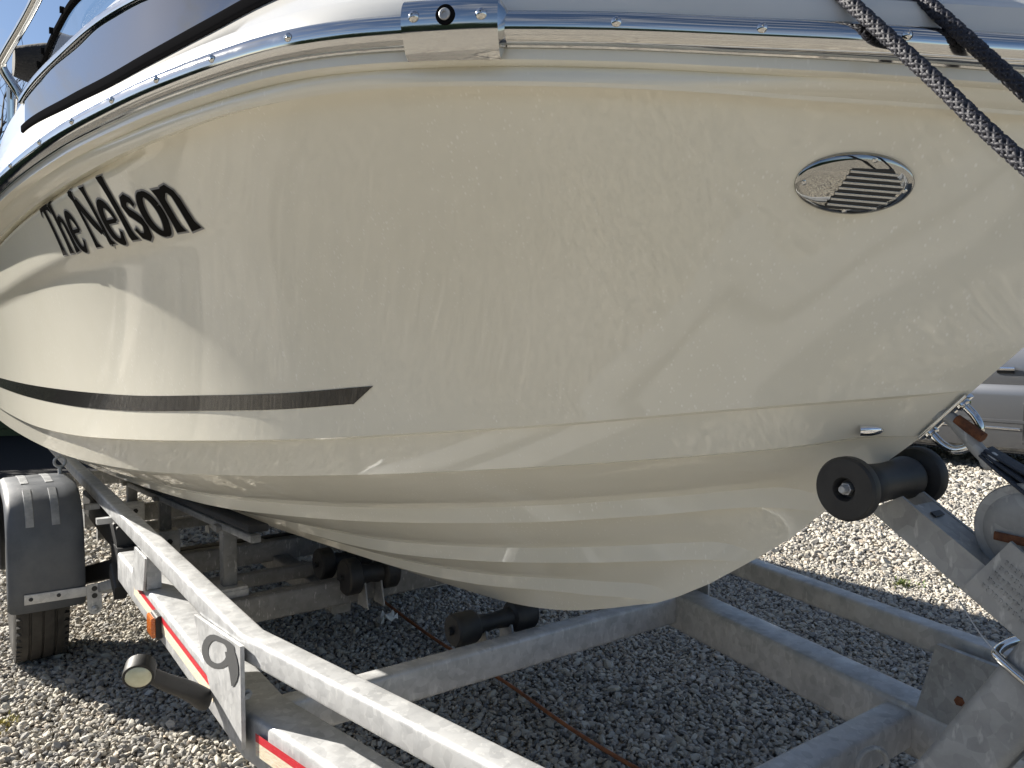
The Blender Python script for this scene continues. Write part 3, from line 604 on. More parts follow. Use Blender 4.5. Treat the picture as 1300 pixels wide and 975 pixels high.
# ------------------------------------------------------------------ trailer
tr = thing('boat_trailer', (-2.0, 0, .0), 'galvanised boat trailer with red striped rails under the cream boat', 'trailer')
def both(fn):
    for sg in (-1, 1): fn(sg)
MY = lambda q, sg: (q[0], q[1]*(-sg), q[2])     # coordinates are given for the starboard side (y < 0)
def side_parts(sg):
    y = lambda v: v*(-sg)                        # v negative -> starboard when sg = -1
    p = lambda *q: MY(q, sg)
    # upper rail: straight, then bending in to the coupling
    mb = MB(); mb.sweep([p(-6.1,-.627,.625), p(-1.49,-.627,.625), p(-.80,-.492,.625), p(1.7,-.02,.625)], rrect(.050, .050, .008)); o = mb.build('upper_rail', 'galv', tr)
    mb = MB(); mb.sweep([p(-2.90,-.603,.450), p(-1.50,-.603,.450), p(-.79,-.466,.450), p(1.7,.0,.450)], rrect(.090, .100, .010)); lr = mb.build('lower_rail', 'galv', tr)
    # reflective tape on the outer face of the lower rail
    def tape(xa, xb, ya, yb, tag_):
        for nm, m_, z0_, z1_, lf in (('red_tape', 'red', .463, .479, .0016), ('cream_tape', 'cream', .436, .463, .0014)):
            mb = MB(); a_ = V3(p(xa, ya, 0)); b_ = V3(p(xb, yb, 0)); nn = nrm(np.cross(b_-a_, (0,0,1))); nn = nn if nn[1]*sg > 0 else -nn
            mb.add([a_+nn*lf+V3((0,0,z0_)), b_+nn*lf+V3((0,0,z0_)), b_+nn*lf+V3((0,0,z1_)), a_+nn*lf+V3((0,0,z1_))], [(0,1,2,3)]); mb.build(nm, m_, lr, fix=False)
    tape(-2.60, -1.70, -.648, -.648, 1); d_ = .137/.71; yo = -.466-.0442-.0085
    tape(-1.43, -.86, yo+(-.79+1.43)*-d_+.0008, yo+(-.79+.86)*-d_+.0008, 2)
    # gusset plates joining the two rails
    mb = MB(); mb.prism([p(*q) for q in [(-1.80,-.654,.602),(-1.452,-.654,.640),(-1.452,-.654,.442),(-1.53,-.654,.430),(-1.66,-.654,.47),(-1.72,-.654,.52)]], (0, y(-.008), 0)); gs = mb.build('gusset_plate', 'galv', tr)
    if sg == -1:
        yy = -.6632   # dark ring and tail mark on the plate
        rgm = [(-1.536,.605,-1.482,.625),(-1.538,.598,-1.486,.614),(-1.545,.59,-1.498,.602),(-1.556,.581,-1.516,.588),(-1.571,.572,-1.54,.574),(-1.587,.564,-1.569,.56),(-1.606,.557,-1.601,.548),(-1.624,.552,-1.633,.538),(-1.642,.549,-1.664,.531),(-1.657,.547,-1.692,.528),(-1.669,.549,-1.713,.53),(-1.676,.553,-1.726,.535),(-1.678,.558,-1.73,.545),(-1.675,.566,-1.725,.557),(-1.667,.575,-1.71,.572),(-1.654,.584,-1.687,.587),(-1.639,.593,-1.659,.600),(-1.621,.600,-1.628,.610),(-1.602,.604,-1.595,.617),(-1.584,.608,-1.564,.622),(-1.568,.611,-1.536,.627),(-1.554,.613,-1.513,.630),(-1.544,.612,-1.495,.631),(-1.537,.610,-1.485,.630)]
        mb = MB(); mb.grid(np.array([[(q[0], yy, q[1]), (q[2], yy, q[3])] for q in rgm+rgm[:1]])); mb.build('ring_mark', 'markgrey', gs, fix=False)['label'] = 'dark ring with a tail on the plate'
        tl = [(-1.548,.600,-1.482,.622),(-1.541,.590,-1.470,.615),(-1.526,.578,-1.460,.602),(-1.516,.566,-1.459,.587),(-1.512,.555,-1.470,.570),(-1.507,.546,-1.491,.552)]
        mb = MB(); mb.grid(np.array([[(q[0], yy-.0006, q[1]), (q[2], yy-.0006, q[3])] for q in tl])); mb.build('mark_tail', 'markgrey', gs, fix=False)
    mb = MB(); mb.prism([p(*q) for q in [(-2.52,-.653,.602),(-2.36,-.653,.602),(-2.40,-.653,.50),(-2.53,-.653,.47),(-2.57,-.653,.50)]], (0, y(-.006), 0)); gs2 = mb.build('gusset_plate', 'galv', tr)
    mb = MB(); mb.box(p(-2.40,-.63,.55), (.012, .04, .095)); mb.build('gusset_rib', 'galv', gs2)
    mb = MB(); mb.lathe(p(-1.495,-.64,.53), (1,0,0), [(0,.011),(.007,.011),(.007,.006),(.016,.006)], 6); mb.build('bolt', 'galv', gs)
    # amber side reflector
    mb = MB(); mb.beam(p(-2.27,-.655,.450), p(-2.205,-.655,.450), .018, .062, .008); am = mb.build('side_reflector', 'rubber', tr); 
    mb = MB(); mb.beam(p(-2.266,-.669,.450), p(-2.209,-.669,.450), .012, .054, .005); ln = mb.build('reflector_lens', 'amber', am); am['label'] = 'amber side reflector on the lower rail'
    # marker lamp on a rubber stalk
    a_ = V3(p(-1.675,-.672,.458)); b_ = V3(p(-1.572,-.795,.578)); h_ = V3(p(-1.565,-.815,.590))
    mb = MB(); path = spline([a_, a_+(b_-a_)*.3+V3((0,0,.004)), a_+(b_-a_)*.7, b_], 6); k = len(path); prof_ = rrect(.026, .034, .009)
    rings = []
    for i, q in enumerate(path):
        sc = 1.25-.45*i/(k-1); d = nrm(b_-a_); s_ = nrm(np.cross(d, (0,0,1))); u_ = np.cross(s_, d); rings.append([q+s_*(f_[0]*sc)+u_*(f_[1]*sc) for f_ in prof_])
    vs_ = [q for r_ in rings for q in r_]; n_ = len(prof_); mb.add(vs_, [(i*n_+j, i*n_+(j+1) % n_, (i+1)*n_+(j+1) % n_, (i+1)*n_+j) for i in range(k-1) for j in range(n_)]+[tuple(range(n_)), tuple((k-1)*n_+j for j in range(n_-1,-1,-1))])
    lamp = mb.build('marker_lamp', 'rubber', tr); lamp['label'] = 'round marker lamp on a black rubber stalk'
    ax = nrm(p(.86, -.30, -.32)); mb = MB(); mb.lathe(h_-ax*.022, ax, [(0,.022),(.003,.0275),(.03,.0285),(.034,.0275),(.034,.0235)], 32); mb.build('lamp_ring', 'rubber', lamp)
    mb = MB(); mb.lathe(h_+ax*.008, ax, [(0,.0235),(.005,.023),(.010,.018),(.012,.010),(.0125,.0)], 28); mb.build('lamp_lens', 'lens', lamp)
    # bunk with posts
    mb = MB(); mb.beam(p(-4.4,-.370,.536), p(-2.26,-.370,.668), .060, .022, .006); bk = mb.build('bunk_board', 'carpet', tr); bk['label'] = 'dark carpeted support bunk under the hull'
    mb = MB(); mb.beam(p(-4.2,-.388,.518), p(-2.23,-.388,.645), .030, .022, .004); mb.build('bunk_angle', 'galv_shaded', bk)
    for x, zt in ((-2.56, .612), (-3.50, .553), (-4.25, .508)):
        mb = MB(); mb.beam(p(x,-.375,.33), p(x,-.375,zt), .046, .046, .006, up=(1,0,0)); ps = mb.build('bunk_post', 'galv_shaded', tr)
        mb = MB(); mb.beam(p(x+.01,-.42,zt+.010), p(x+.01,-.30,zt+.010), .05, .016, .004); mb.build('post_head', 'galv_shaded', ps)
        mb = MB(); mb.box(p(x+.052,-.375,.36), (.012, .085, .12)); mb.box(p(x+.01,-.332,.362), (.09, .008, .116)); mb.box(p(x+.02,-.375,.424), (.07, .088, .010)); pb = mb.build('post_bracket', 'galv', ps)
        for z in (.385, .335):
            mb = MB(); mb.lathe(p(x+.058,-.37,z), (1,0,0), [(0,.012),(.006,.012),(.006,.007),(.012,.007)], 6); mb.build('bolt', 'dark', pb)
    # wheel and mudguard
    wx, wy, wr_ = -3.50, -.845, .285
    mb = MB(); hw = .086
    pr = [(-hw*.75,.165),(-hw,.20),(-hw*1.04,.235),(-hw*.93,.266),(-hw*.80,wr_*.985),(-.045,wr_-.001),(-.043,wr_-.008),(-.037,wr_-.008),(-.035,wr_),(-.004,wr_),(-.003,wr_-.008),(.003,wr_-.008),(.004,wr_),(.035,wr_),(.037,wr_-.008),(.043,wr_-.008),(.045,wr_-.001),(hw*.80,wr_*.985),(hw*.93,.266),(hw*1.04,.235),(hw,.20),(hw*.75,.165)]
    mb.lathe(p(wx,wy,wr_-.004), (0,1,0), pr, 64); wh = mb.build('wheel', 'tyre', tr); wh['label'] = 'black road tyre under the grey mudguard'
    sp = MB()
    for i in range(56):                          # shoulder tread blocks
        a_ = 2*math.pi*i/56
        for sd_ in (-1, 1):
            cc_ = V3(p(wx, wy, wr_-.004))+V3((math.cos(a_), 0, math.sin(a_)))*(wr_-.009)+V3((0, sd_*hw*.86, 0)); er = V3((math.cos(a_), 0, math.sin(a_))); et = V3((-math.sin(a_), 0, math.cos(a_)))
            sp.box(cc_, (.018, .018, .014), np.stack([et, (0,1,0), er], 1))
    sp.build('tread_blocks', 'tyre', wh)['kind'] = 'stuff'
    mb = MB(); mb.lathe(p(wx,wy,wr_-.004), (0,1,0), [(-.070,.0),(-.070,.05),(-.03,.06),(-.03,.12),(-.066,.15),(-.070,.168),(.070,.168),(.066,.15),(.03,.14)], 40); mb.build('wheel_rim', 'galv', wh)
    gp = [(-3.185,.262),(-3.178,.34),(-3.176,.42),(-3.180,.50),(-3.192,.56),(-3.218,.61),(-3.262,.648),(-3.325,.672),(-3.40,.682),(-3.50,.685),(-3.60,.683),(-3.70,.672),(-3.76,.648),(-3.80,.60),(-3.82,.54),(-3.83,.44),(-3.83,.27)]
    ya, yb = -.945, -.715; rings = []
    mid = V3((-3.5, 0, .40))
    for (x, z) in gp:
        d = nrm(mid-V3((x,0,z))); row = []
        for (yy_, inn_) in ((ya-.004,.05),(ya-.006,.022),(ya,.008),(ya+.012,.0),(ya+.05,-.002),(-.83,-.003),(yb-.05,-.002),(yb-.010,.0),(yb,.008),(yb+.002,.03)):
            q = V3((x, yy_, z))+d*inn_; row.append(p(*q))
        rings.append(row)
    mb = MB(); mb.grid(np.array(rings)); mg = mb.build('mudguard', 'guard', tr, sharp=45); sm = mg.modifiers.new('thick', 'SOLIDIFY'); sm.thickness = .005; sm.offset = 0; mg['label'] = 'grey plastic mudguard over the wheel'
    for yy_ in (-.88, -.80):
        for (i0, i1) in ((4, 7), (8, 11)):
            r2 = []
            for i in range(i0, i1+1):
                x, z = gp[i]; d = nrm(V3((x,0,z))-mid); wv = .012; r2.append([p(*(V3((x, yy_+o_, z))+d*h_)) for (o_, h_) in ((-wv-.003,.001),(-wv,.0075),(wv,.0075),(wv+.003,.001))])
            mb = MB(); mb.grid(np.array(r2)); mb.build('guard_rib', 'guard_rib', mg, sharp=60)
    mb = MB(); mb.beam(p(-3.170,-.905,.312), p(-3.170,-.625,.308), .006, .036, .002); sb = mb.build('guard_bracket', 'galv', mg)
    mb = MB(); mb.prism([p(-3.164, q[0], q[1]) for q in [(-.712,.335),(-.665,.335),(-.664,.245),(-.672,.228),(-.688,.222),(-.704,.228),(-.712,.245)]], (.006,0,0)); tb = mb.build('bracket_tab', 'galv', sb)
    for (yy_, zz_) in ((-.688,.318),(-.688,.292)):
        mb = MB(); mb.lathe(p(-3.1575,yy_,zz_), (1,0,0), [(0,.0095),(.0012,.0095)], 16); mb.build('hole', 'dark', tb)
    mb = MB(); mb.lathe(p(-3.158,-.688,.245), (1,0,0), [(0,.012),(.006,.011),(.009,.006),(.013,.005)], 8); mb.build('bolt', 'galv', tb)
    for yy_ in (-.885,-.80):
        mb = MB(); mb.lathe(p(-3.166,yy_,.312), (1,0,0), [(0,.007),(.003,.006),(.004,0)], 12); mb.build('bolt', 'dark', sb)
    # suspension
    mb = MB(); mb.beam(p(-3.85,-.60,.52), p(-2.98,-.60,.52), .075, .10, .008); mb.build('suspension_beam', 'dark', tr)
    mb = MB(); mb.box(p(-3.02,-.60,.44), (.14,.08,.12)); mb.beam(p(-3.1,-.60,.40), p(-3.5,-.68,.28), .05, .07, .01); mb.beam(p(-3.0,-.64,.42), p(-2.90,-.64,.36), .04, .06, .006); mb.build('suspension_arm', 'dark', tr)
    mb = MB(); mb.beam(p(-3.16,-.66,.318), p(-2.90,-.62,.40), .035, .035, .005); mb.build('guard_stay', 'galv_old', tr)
    rg = [V3(p(-3.60,-.745,.735))+V3((0, .020*math.cos(a_), .020*math.sin(a_))) for a_ in np.linspace(0, 2*math.pi, 20, endpoint=False)]
    mb = MB(); mb.tube(rg, .0055, 8, closed=True, up=(1,0,0)); mb.lathe(p(-3.60,-.745,.68), (0,0,1), [(0,.008),(.035,.008)], 10); mb.build('lashing_ring', 'galv', tr)
    for x in (-3.35, -3.05):
        mb = MB(); mb.box(p(x,-.665,.585), (.03,.05,.02)); mb.build('rail_clip', 'galv', tr)
both(side_parts)
for x, z0_, zh, wd, m_ in ((-1.505, .457, .078, .050, 'galv'), (-.775, .452, .076, .060, 'galv'), (-2.50, .355, .086, .06, 'galv_shaded'), (-3.18, .355, .086, .06, 'galv_shaded'), (-3.50, .30, .07, .07, 'dark'), (-4.3, .355, .086, .06, 'galv_shaded'), (-5.6, .355, .086, .06, 'galv_shaded')):
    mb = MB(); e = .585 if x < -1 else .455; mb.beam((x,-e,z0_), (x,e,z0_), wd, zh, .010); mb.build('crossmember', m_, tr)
mb = MB(); mb.beam((-5.9,0,.30), (-2.53,0,.30), .07, .07, .008); mb.build('spine_beam', 'galv_shaded', tr)
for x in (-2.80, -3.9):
    mb = MB(); mb.beam((x,-.58,.36), (x,.58,.36), .04, .05, .006); mb.build('crossmember', 'galv_shaded', tr)
# keel rollers
def keel_roller(x, z, ya, yb, r, nm='keel_roller'):
    mb = MB(); L = yb-ya; mb.lathe((x,ya,z), (0,1,0), [(0,r*.62),(0,r*.9),(.006,r),(L*.24,r),(L*.27,r*.9),(L*.29,r*.62),(L*.5,r*.5),(L*.71,r*.62),(L*.73,r*.9),(L*.76,r),(L-.006,r),(L,r*.9),(L,r*.62)], 36); k = mb.build(nm, 'rubber', tr)
    mb = MB(); mb.lathe((x,ya-.012,z), (0,1,0), [(0,.010),(L+.024,.010)], 12); mb.build('axle', 'dark', k)
    for i in range(5):
        a_ = 2*math.pi*i/5+.3; mb = MB(); mb.beam((x+.012*math.cos(a_), ya+.004, z+.012*math.sin(a_)), (x+r*.66*math.cos(a_), ya+.004, z+r*.66*math.sin(a_)), .007, .006, .002, up=(0,1,0)); mb.build('spoke', 'rubber', k)
    for yy_ in (ya+L*.34, yb-L*.34):
        mb = MB(); mb.prism([(x-.025, yy_, z-.012), (x+.025, yy_, z-.012), (x+.05, yy_, z-.11), (x-.03, yy_, z-.11)], (0, .005, 0)); mb.build('roller_bracket', 'galv_old', k)
    return k
keel_roller(-1.585, .512, -.120, .120, .040); keel_roller(-2.44, .418, -.03, .16, .062); keel_roller(-2.62, .425, -.05, .14, .055); keel_roller(-4.2, .34, -.1, .1, .05)
# winch post, bow roller arm, winch
pa = V3((-.590, 0, .435)); pb = V3((-.262, 0, .995)); dp = nrm(pb-pa); np_ = V3((dp[2], 0, -dp[0]))
mb = MB(); mb.beam(pa+np_*0, pb+np_*0, .080, .074, .012, up=np_); post = mb.build('winch_post', 'galv_old', tr)
mb = MB(); mb.beam((-.80,0,.445), (1.75,0,.445), .07, .07, .008); mb.build('drawbar', 'galv_old', tr)
# U-bolt across the post
uc = pa+dp*.418; mb = MB()
h0 = .044; w0 = .047
mb.tube(spline([uc+np_*.075+V3((0,-h0,0)), uc-np_*w0*.6+V3((0,-h0,0)), uc-np_*w0+V3((0,-h0*.7,0)), uc-np_*w0+V3((0,h0*.7,0)), uc-np_*w0*.6+V3((0,h0,0)), uc+np_*.075+V3((0,h0,0))], 6), .0058, 12, up=dp); ub = mb.build('u_bolt', 'steel', post)
mb = MB(); mb.tube([uc+np_*.004+V3((0,-h0-.0006,0)), uc+np_*.062+V3((0,-h0-.0006,0))], .0066, 12); mb.build('rusty_thread', 'rust', ub)
mb = MB(); mb.beam(uc+np_*.048+V3((0,-.068,0)), uc+np_*.048+V3((0,.068,0)), .042, .010, .003, up=np_); mb.build('clamp_plate', 'galv_old', ub)
mb = MB(); mb.lathe(uc+np_*.053+V3((0,-h0,0)), np_, [(0,.012),(.010,.012),(.010,.006)], 6); mb.build('nut', 'rust', ub)
mb = MB(); mb.beam(pa+dp*.28+np_*.075, pb+np_*.075-dp*.1, .05, .045, .008, up=np_); mb.build('post_brace', 'galv_old', post)
# arm
aa = V3((-.560, -.015, .985)); ab = V3((-.330, -.015, .835)); da = nrm(ab-aa); na = V3((-da[2], 0, da[0])); na = na if na[2] > 0 else -na
mb = MB()
wA = .062; hA = .046
mb.prism([aa+V3((0,-wA/2,0))+na*hA/2+da*.012, aa+V3((0,-wA/2,0))-na*hA/2-da*.012, ab+V3((0,-wA/2,0))-na*hA/2, ab+V3((0,-wA/2,0))+na*hA/2], (0,.005,0))
mb.prism([aa+V3((0,wA/2,0))+na*hA/2+da*.012, aa+V3((0,wA/2,0))-na*hA/2-da*.012, ab+V3((0,wA/2,0))-na*hA/2, ab+V3((0,wA/2,0))+na*hA/2], (0,-.005,0))
mb.prism([aa+V3((0,-wA/2+.0052,0))+na*(hA/2-.001)+da*.03, aa+V3((0,wA/2-.0052,0))+na*(hA/2-.001)+da*.03, ab+V3((0,wA/2-.0052,0))+na*(hA/2-.001), ab+V3((0,-wA/2+.0052,0))+na*(hA/2-.001)], -na*.005)
arm = mb.build('roller_arm', 'galv_old', tr)
mb = MB(); mb.beam(aa+na*(hA/2+.0012)+da*.052+V3((0,-.014,0)), aa+na*(hA/2+.0012)+da*.052+V3((0,.010,0)), .009, .002, .0008, up=na); mb.build('arm_slot', 'dark', arm)
# bow roller: two flanged discs on a waisted hub
rx, rz = -.566, 1.013
def disc(y0_, y1_, r):
    mb = MB(); s_ = 1 if y1_ > y0_ else -1; T_ = abs(y1_-y0_)
    mb.lathe((rx,y0_,rz), (0,s_,0), [(.012,.0),(.012,.012),(.004,.0135),(0,.016),(-.0005,.03),(.0,r*.93),(.004,r),(T_*.6,r),(T_*.8,r*.93),(T_,r*.6),(T_,.012)], 48); return mb
mb = disc(-.138, -.112, .0425); ro = mb.build('bow_roller', 'rubber', tr); ro['label'] = 'black rubber bow roller with two discs against the stem'
disc(.060, .034, .0425).build('roller_disc', 'rubber', ro)
mb = MB(); mb.lathe((rx,-.113,rz), (0,1,0), [(0,.020),(.007,.020),(.010,.029),(.018,.031),(.04,.0275),(.075,.026),(.11,.0275),(.130,.031),(.137,.029),(.141,.020),(.148,.020)], 36); mb.build('roller_hub', 'rubber', ro)
mb = MB(); mb.lathe((rx,-.143,rz), (0,1,0), [(0,.0),(0,.0045),(.004,.006),(.02,.006)], 14); mb.lathe((rx,-.134,rz), (0,1,0), [(0,.0085),(.008,.0085)], 6); mb.build('axle_nut', 'galv', ro)
# winch
mb = MB(); wc = V3((-.398, .0, .972))
mb.lathe(wc+V3((0,-.012,0)), (0,-1,0), [(0,.058),(.004,.060),(.007,.058),(.007,.048),(.010,.044),(.013,.030),(.013,.0)], 48); wn = mb.build('winch_drum', 'galv_old', tr); wn['label'] = 'round winch gear cover at the right edge'
mb = MB(); mb.lathe(wc+V3((0,.055,0)), (0,-1,0), [(0,.058),(.006,.058),(.006,.022),(.062,.022)], 40); mb.build('winch_spool', 'galv_old', wn)
mb = MB(); mb.beam(wc+V3((-.030,-.0285,-.008)), wc+V3((.010,-.0285,-.010)), .006, .011, .003); mb.build('slot', 'rust', wn)
# cover plate with worn raised lettering rows
q0 = V3((-.452, -.046, .897)); du = nrm((.60, 0, .80)); dv = nrm((.80, 0, -.60))
mb = MB(); mb.prism([q0-du*.0, q0+du*.085, q0+du*.085+dv*.10, q0+dv*.10], (0,-.006,0)); pl = mb.build('winch_plate', 'galv_old', tr); pl['label'] = 'cast winch plate with worn raised lettering'
mb = MB()
for r_ in range(5):
    uu = .020+.0105*r_; vv_ = .012
    while vv_ < .090:
        wl = random.uniform(.0025, .006)
        cq = q0+du*uu+dv*vv_+V3((0,-.0064,0)); 
        for k in range(2): mb.box(cq+dv*k*wl*.5+du*random.uniform(-.001,.001), (.0014, .0012, random.uniform(.004,.0062)), np.stack([dv, (0,1,0), du], 1))
        mb.box(cq+dv*wl*.25+du*random.choice((-.002,0,.002)), (wl*.5, .0012, .0013), np.stack([dv, (0,1,0), du], 1))
        vv_ += wl+.0022
mb.build('worn_lettering', 'galv_old', pl, fix=False)['kind'] = 'stuff'
for sg in (1,):
    mb = MB(); mb.prism([(-.47,.044,.86), (-.33,.044,.86), (-.30,.044,1.0), (-.40,.044,1.02), (-.46,.044,.93)], (0,.006,0)); mb.build('winch_cheek', 'galv_old', tr)
# rusty bolt and ring on the far rail, brake line ring
mb = MB(); mb.lathe((-.655,.415,.55), nrm((.2,-.95,.1)), [(0,.016),(.010,.016),(.010,.009),(.022,.009)], 6); mb.build('rusty_bolt', 'rust', tr)
mb = MB(); mb.prism([(-.70,.407,.640), (-.36,.343,.640), (-.36,.343,.42), (-.76,.418,.42)], (.004,.012,0)); mb.build('side_plate', 'galv_old', tr)
mb = MB(); mb.tube([V3((-.705,.20,.475))+V3((.012*math.cos(a_), .026*math.cos(a_), .026*math.sin(a_))) for a_ in np.linspace(0, 2*math.pi, 18, endpoint=False)], .005, 8, closed=True, up=(1,0,0)); mb.build('lashing_ring', 'galv_old', tr)
# safety wire
mb = MB(); mb.tube(spline([(-.46,-.045,.875), (-.43,-.05,.84), (-.40,-.05,.815), (-.375,-.05,.80)], 8), .0011, 6); mb.build('wire', 'galv', tr)
# winch strap with hook to the bow eye
ws_ = thing('winch_strap', (-.40,0,1.0), 'navy winch strap with a grey hook clipped to the bow eye', 'strap')
mb = MB(); pth = spline([(-.517,.0,1.102),(-.505,-.002,1.108),(-.490,-.004,1.100),(-.475,-.004,1.083),(-.460,-.004,1.066),(-.445,-.003,1.052)], 6); rings = []
for i, q in enumerate(pth):
    k = i/(len(pth)-1); ww = .0095*(1-.25*abs(k-.5)); rings.append((q, ww))
prof_ = [(math.cos(a_), math.sin(a_)) for a_ in np.linspace(0, 2*math.pi, 12, endpoint=False)]
mb.sweep(pth, [(q[0]*.0075, q[1]*.0095) for q in prof_], up=(0,0,1)); mb.build('hook', 'galv_old', ws_)
mb = MB(); mb.tube([(-.487,-.006,1.104), (-.452,-.010,1.083)], .007, 12); mb.build('rusty_pin', 'rust', ws_)
mb = MB(); mb.lathe((-.452,-.003,1.058), nrm((.6,0,-.5)), [(0,.010),(.004,.012),(.012,.012),(.016,.009)], 14); mb.build('hook_eye', 'galv', ws_)
for k in range(3):
    mb = MB(); o_ = .010*(k-1); mb.sweep(spline([(-.452,o_*.3,1.060+.004*k), (-.43,o_*.6,1.043+.006*k), (-.40,o_,1.022+.008*k), (-.378,o_,1.005+.010*k)], 6), rrect(.032, .0032, .0014), up=(.5,0,.8)); mb.build('webbing', 'strap', ws_)
# ------------------------------------------------------------------ things on the gravel
mb = MB(); mb.tube(spline([(-3.3,.52,.012),(-2.7,.47,.016),(-2.207,.471,.014),(-1.816,.437,.020),(-1.561,.443,.016),(-1.2,.47,.014),(-.7,.40,.014),(-.2,.42,.012)], 14), .0065, 10)
tag(mb.build('cord', 'cord'), 'orange brown cord lying on the gravel under the bow', 'cord')
mb = MB(); Pp = np.zeros((6, 6, 3)); r_ = np.random.default_rng(3)
for i in range(6):
    for j in range(6): Pp[i, j] = (-2.98+.014*(i-2.5)+r_.normal()*.004, .395+.016*(j-2.5)+r_.normal()*.004, .022+abs(r_.normal())*.022)
mb.grid(Pp); o = mb.build('paper_scrap', 'paper', fix=False); so_ = o.modifiers.new('thick', 'SOLIDIFY'); so_.thickness = .001; tag(o, 'crumpled white scrap lying in the shade under the boat', 'litter')
def tuft(x, y, n, h, spread, m_, label, nm='weed'):
    r_ = np.random.default_rng(int(abs(x*1000))); mb = MB()
    for _ in range(n):
        a_ = r_.uniform(0, 6.283); rr = abs(r_.normal())*spread; b_ = V3((x+rr*math.cos(a_), y+rr*math.sin(a_), .002)); a2 = a_+r_.normal()*.5; hh = h*r_.uniform(.5, 1.2); lean = r_.uniform(.2, 1.1)*hh; tp = b_+V3((lean*math.cos(a2), lean*math.sin(a2), hh)); mdp = (b_+tp)/2+V3((0,0,.2*hh)); sw = V3((-math.sin(a2), math.cos(a2), 0))*r_.uniform(.002, .005)
        mb.add([b_-sw, b_+sw, mdp+sw*.8, mdp-sw*.8, tp], [(0,1,2,3), (3,2,4)])
    return tag(mb.build(nm, m_, fix=False), label, 'weed', 'weeds in the gravel')
tuft(-1.99, 2.775, 90, .018, .05, 'weed', 'small green weed in the gravel beyond the far trailer rail')
tuft(-1.78, 2.95, 60, .016, .04, 'weed', 'small green weed right of the other green weed')
tuft(-2.90, -.99, 60, .012, .03, 'dry', 'yellowish moss tuft in the sunlit gravel by the left edge')
tuft(-.86, .86, 40, .016, .03, 'weed', 'green weed in the gravel between the two far rails')
tuft(-.62, .12, 50, .018, .05, 'weed', 'green weed in the gravel behind the winch post')

# ------------------------------------------------------------------ silver car
car = thing('parked_car', (-3.9, 7.75, 0), 'silver car parked behind the bow, only its lower doors showing', 'car')
CX, CY, CW = -3.95, 6.86, 1.74
# body: longitudinal stations, cross section from sill to roof
stn = np.linspace(-2.2, 2.2, 61)                       # + = front (towards -x)
hood = pchip([-2.2,-2.1,-1.7,-1.45,-.85,-.2,.4,.75,1.25,1.6,2.0,2.2], [.80,1.12,1.22,1.25,1.26,1.26,1.26,1.24,1.18,1.08,.92,.70])
half = pchip([-2.2,-2.0,-1.5,-.5,.5,1.5,2.0,2.2], [.70,.80,.86,.87,.87,.86,.78,.64])
low = pchip([-2.2,-2.0,-1.0,1.0,2.0,2.2], [.40,.26,.22,.22,.24,.36])
P = []
for q in stn:
    h_ = float(half(q)); zt = float(hood(q)); zl = float(low(q)); sec = []
    for (f, i_) in ((0,.055),(.035,.018),(.10,.004),(.26,.0),(.262,-.008),(.285,-.008),(.287,.0),(.50,.004),(.56,.012),(.60,.035),(.72,.030),(.86,.050),(.95,.085),(1.0,.15)): sec.append((CX-q, CY+.87-h_+i_, zl+(zt-zl)*f))
    P.append(sec)
P = np.array(P); mb = MB()
Q = P.copy(); Q[..., 1] = 2*(CY+.87)-Q[..., 1]
mb.grid(P); mb.grid(Q, True); mb.grid(np.stack([P[:, -1], (P[:, -1]+Q[:, -1])/2+np.array((0,0,.02)), Q[:, -1]], 1)); mb.grid(np.stack([P[:, 0], Q[:, 0]], 1), True)
for e in (0, -1):
    ring = list(P[e])+list(Q[e][::-1]); mb.add(ring, [tuple(range(len(ring)))])
body = mb.build('body', 'carpaint', car, sharp=30, weld=True)
gh = [(-2.0,1.20),(-1.75,1.50),(-1.35,1.68),(-.4,1.72),(.15,1.70),(.6,1.52),(1.1,1.22)]
mb = MB(); rings = []
for (q, z) in gh:
    k = (z-1.20)/.52; rings.append([(CX-q, CY+.13+.0*k, 1.19), (CX-q, CY+.15+.17*k, z-.02), (CX-q, CY+.22+.20*k, z), (CX-q, CY+.87, z+.015), (CX-q, CY+1.52-.20*k, z), (CX-q, CY+1.59-.17*k, z-.02), (CX-q, CY+1.61, 1.19)])
mb.grid(np.array(rings)); mb.build('cabin', 'carpaint', car, sharp=40)
for sg in (0, 1):
    for (qa, qb) in ((-1.38,-.55),(-.50,.32)):
        def gp_(q, f):
            z = np.interp(q, [a_[0] for a_ in gh], [a_[1] for a_ in gh]); k = (z-1.20)/.52; y0_ = CY+.13; y1_ = CY+.15+.17*k; y_ = y0_+(y1_-y0_)*f-.006; zz = 1.27+(z-.07-1.27)*f; return (CX-q, y_ if sg == 0 else 2*(CY+.87)-y_, zz)
        mb = MB(); mb.grid(np.array([[gp_(q, f) for f in (0, .5, 1)] for q in np.linspace(qa, qb, 8)])); mb.build('side_glass', 'carglass', car, fix=False)
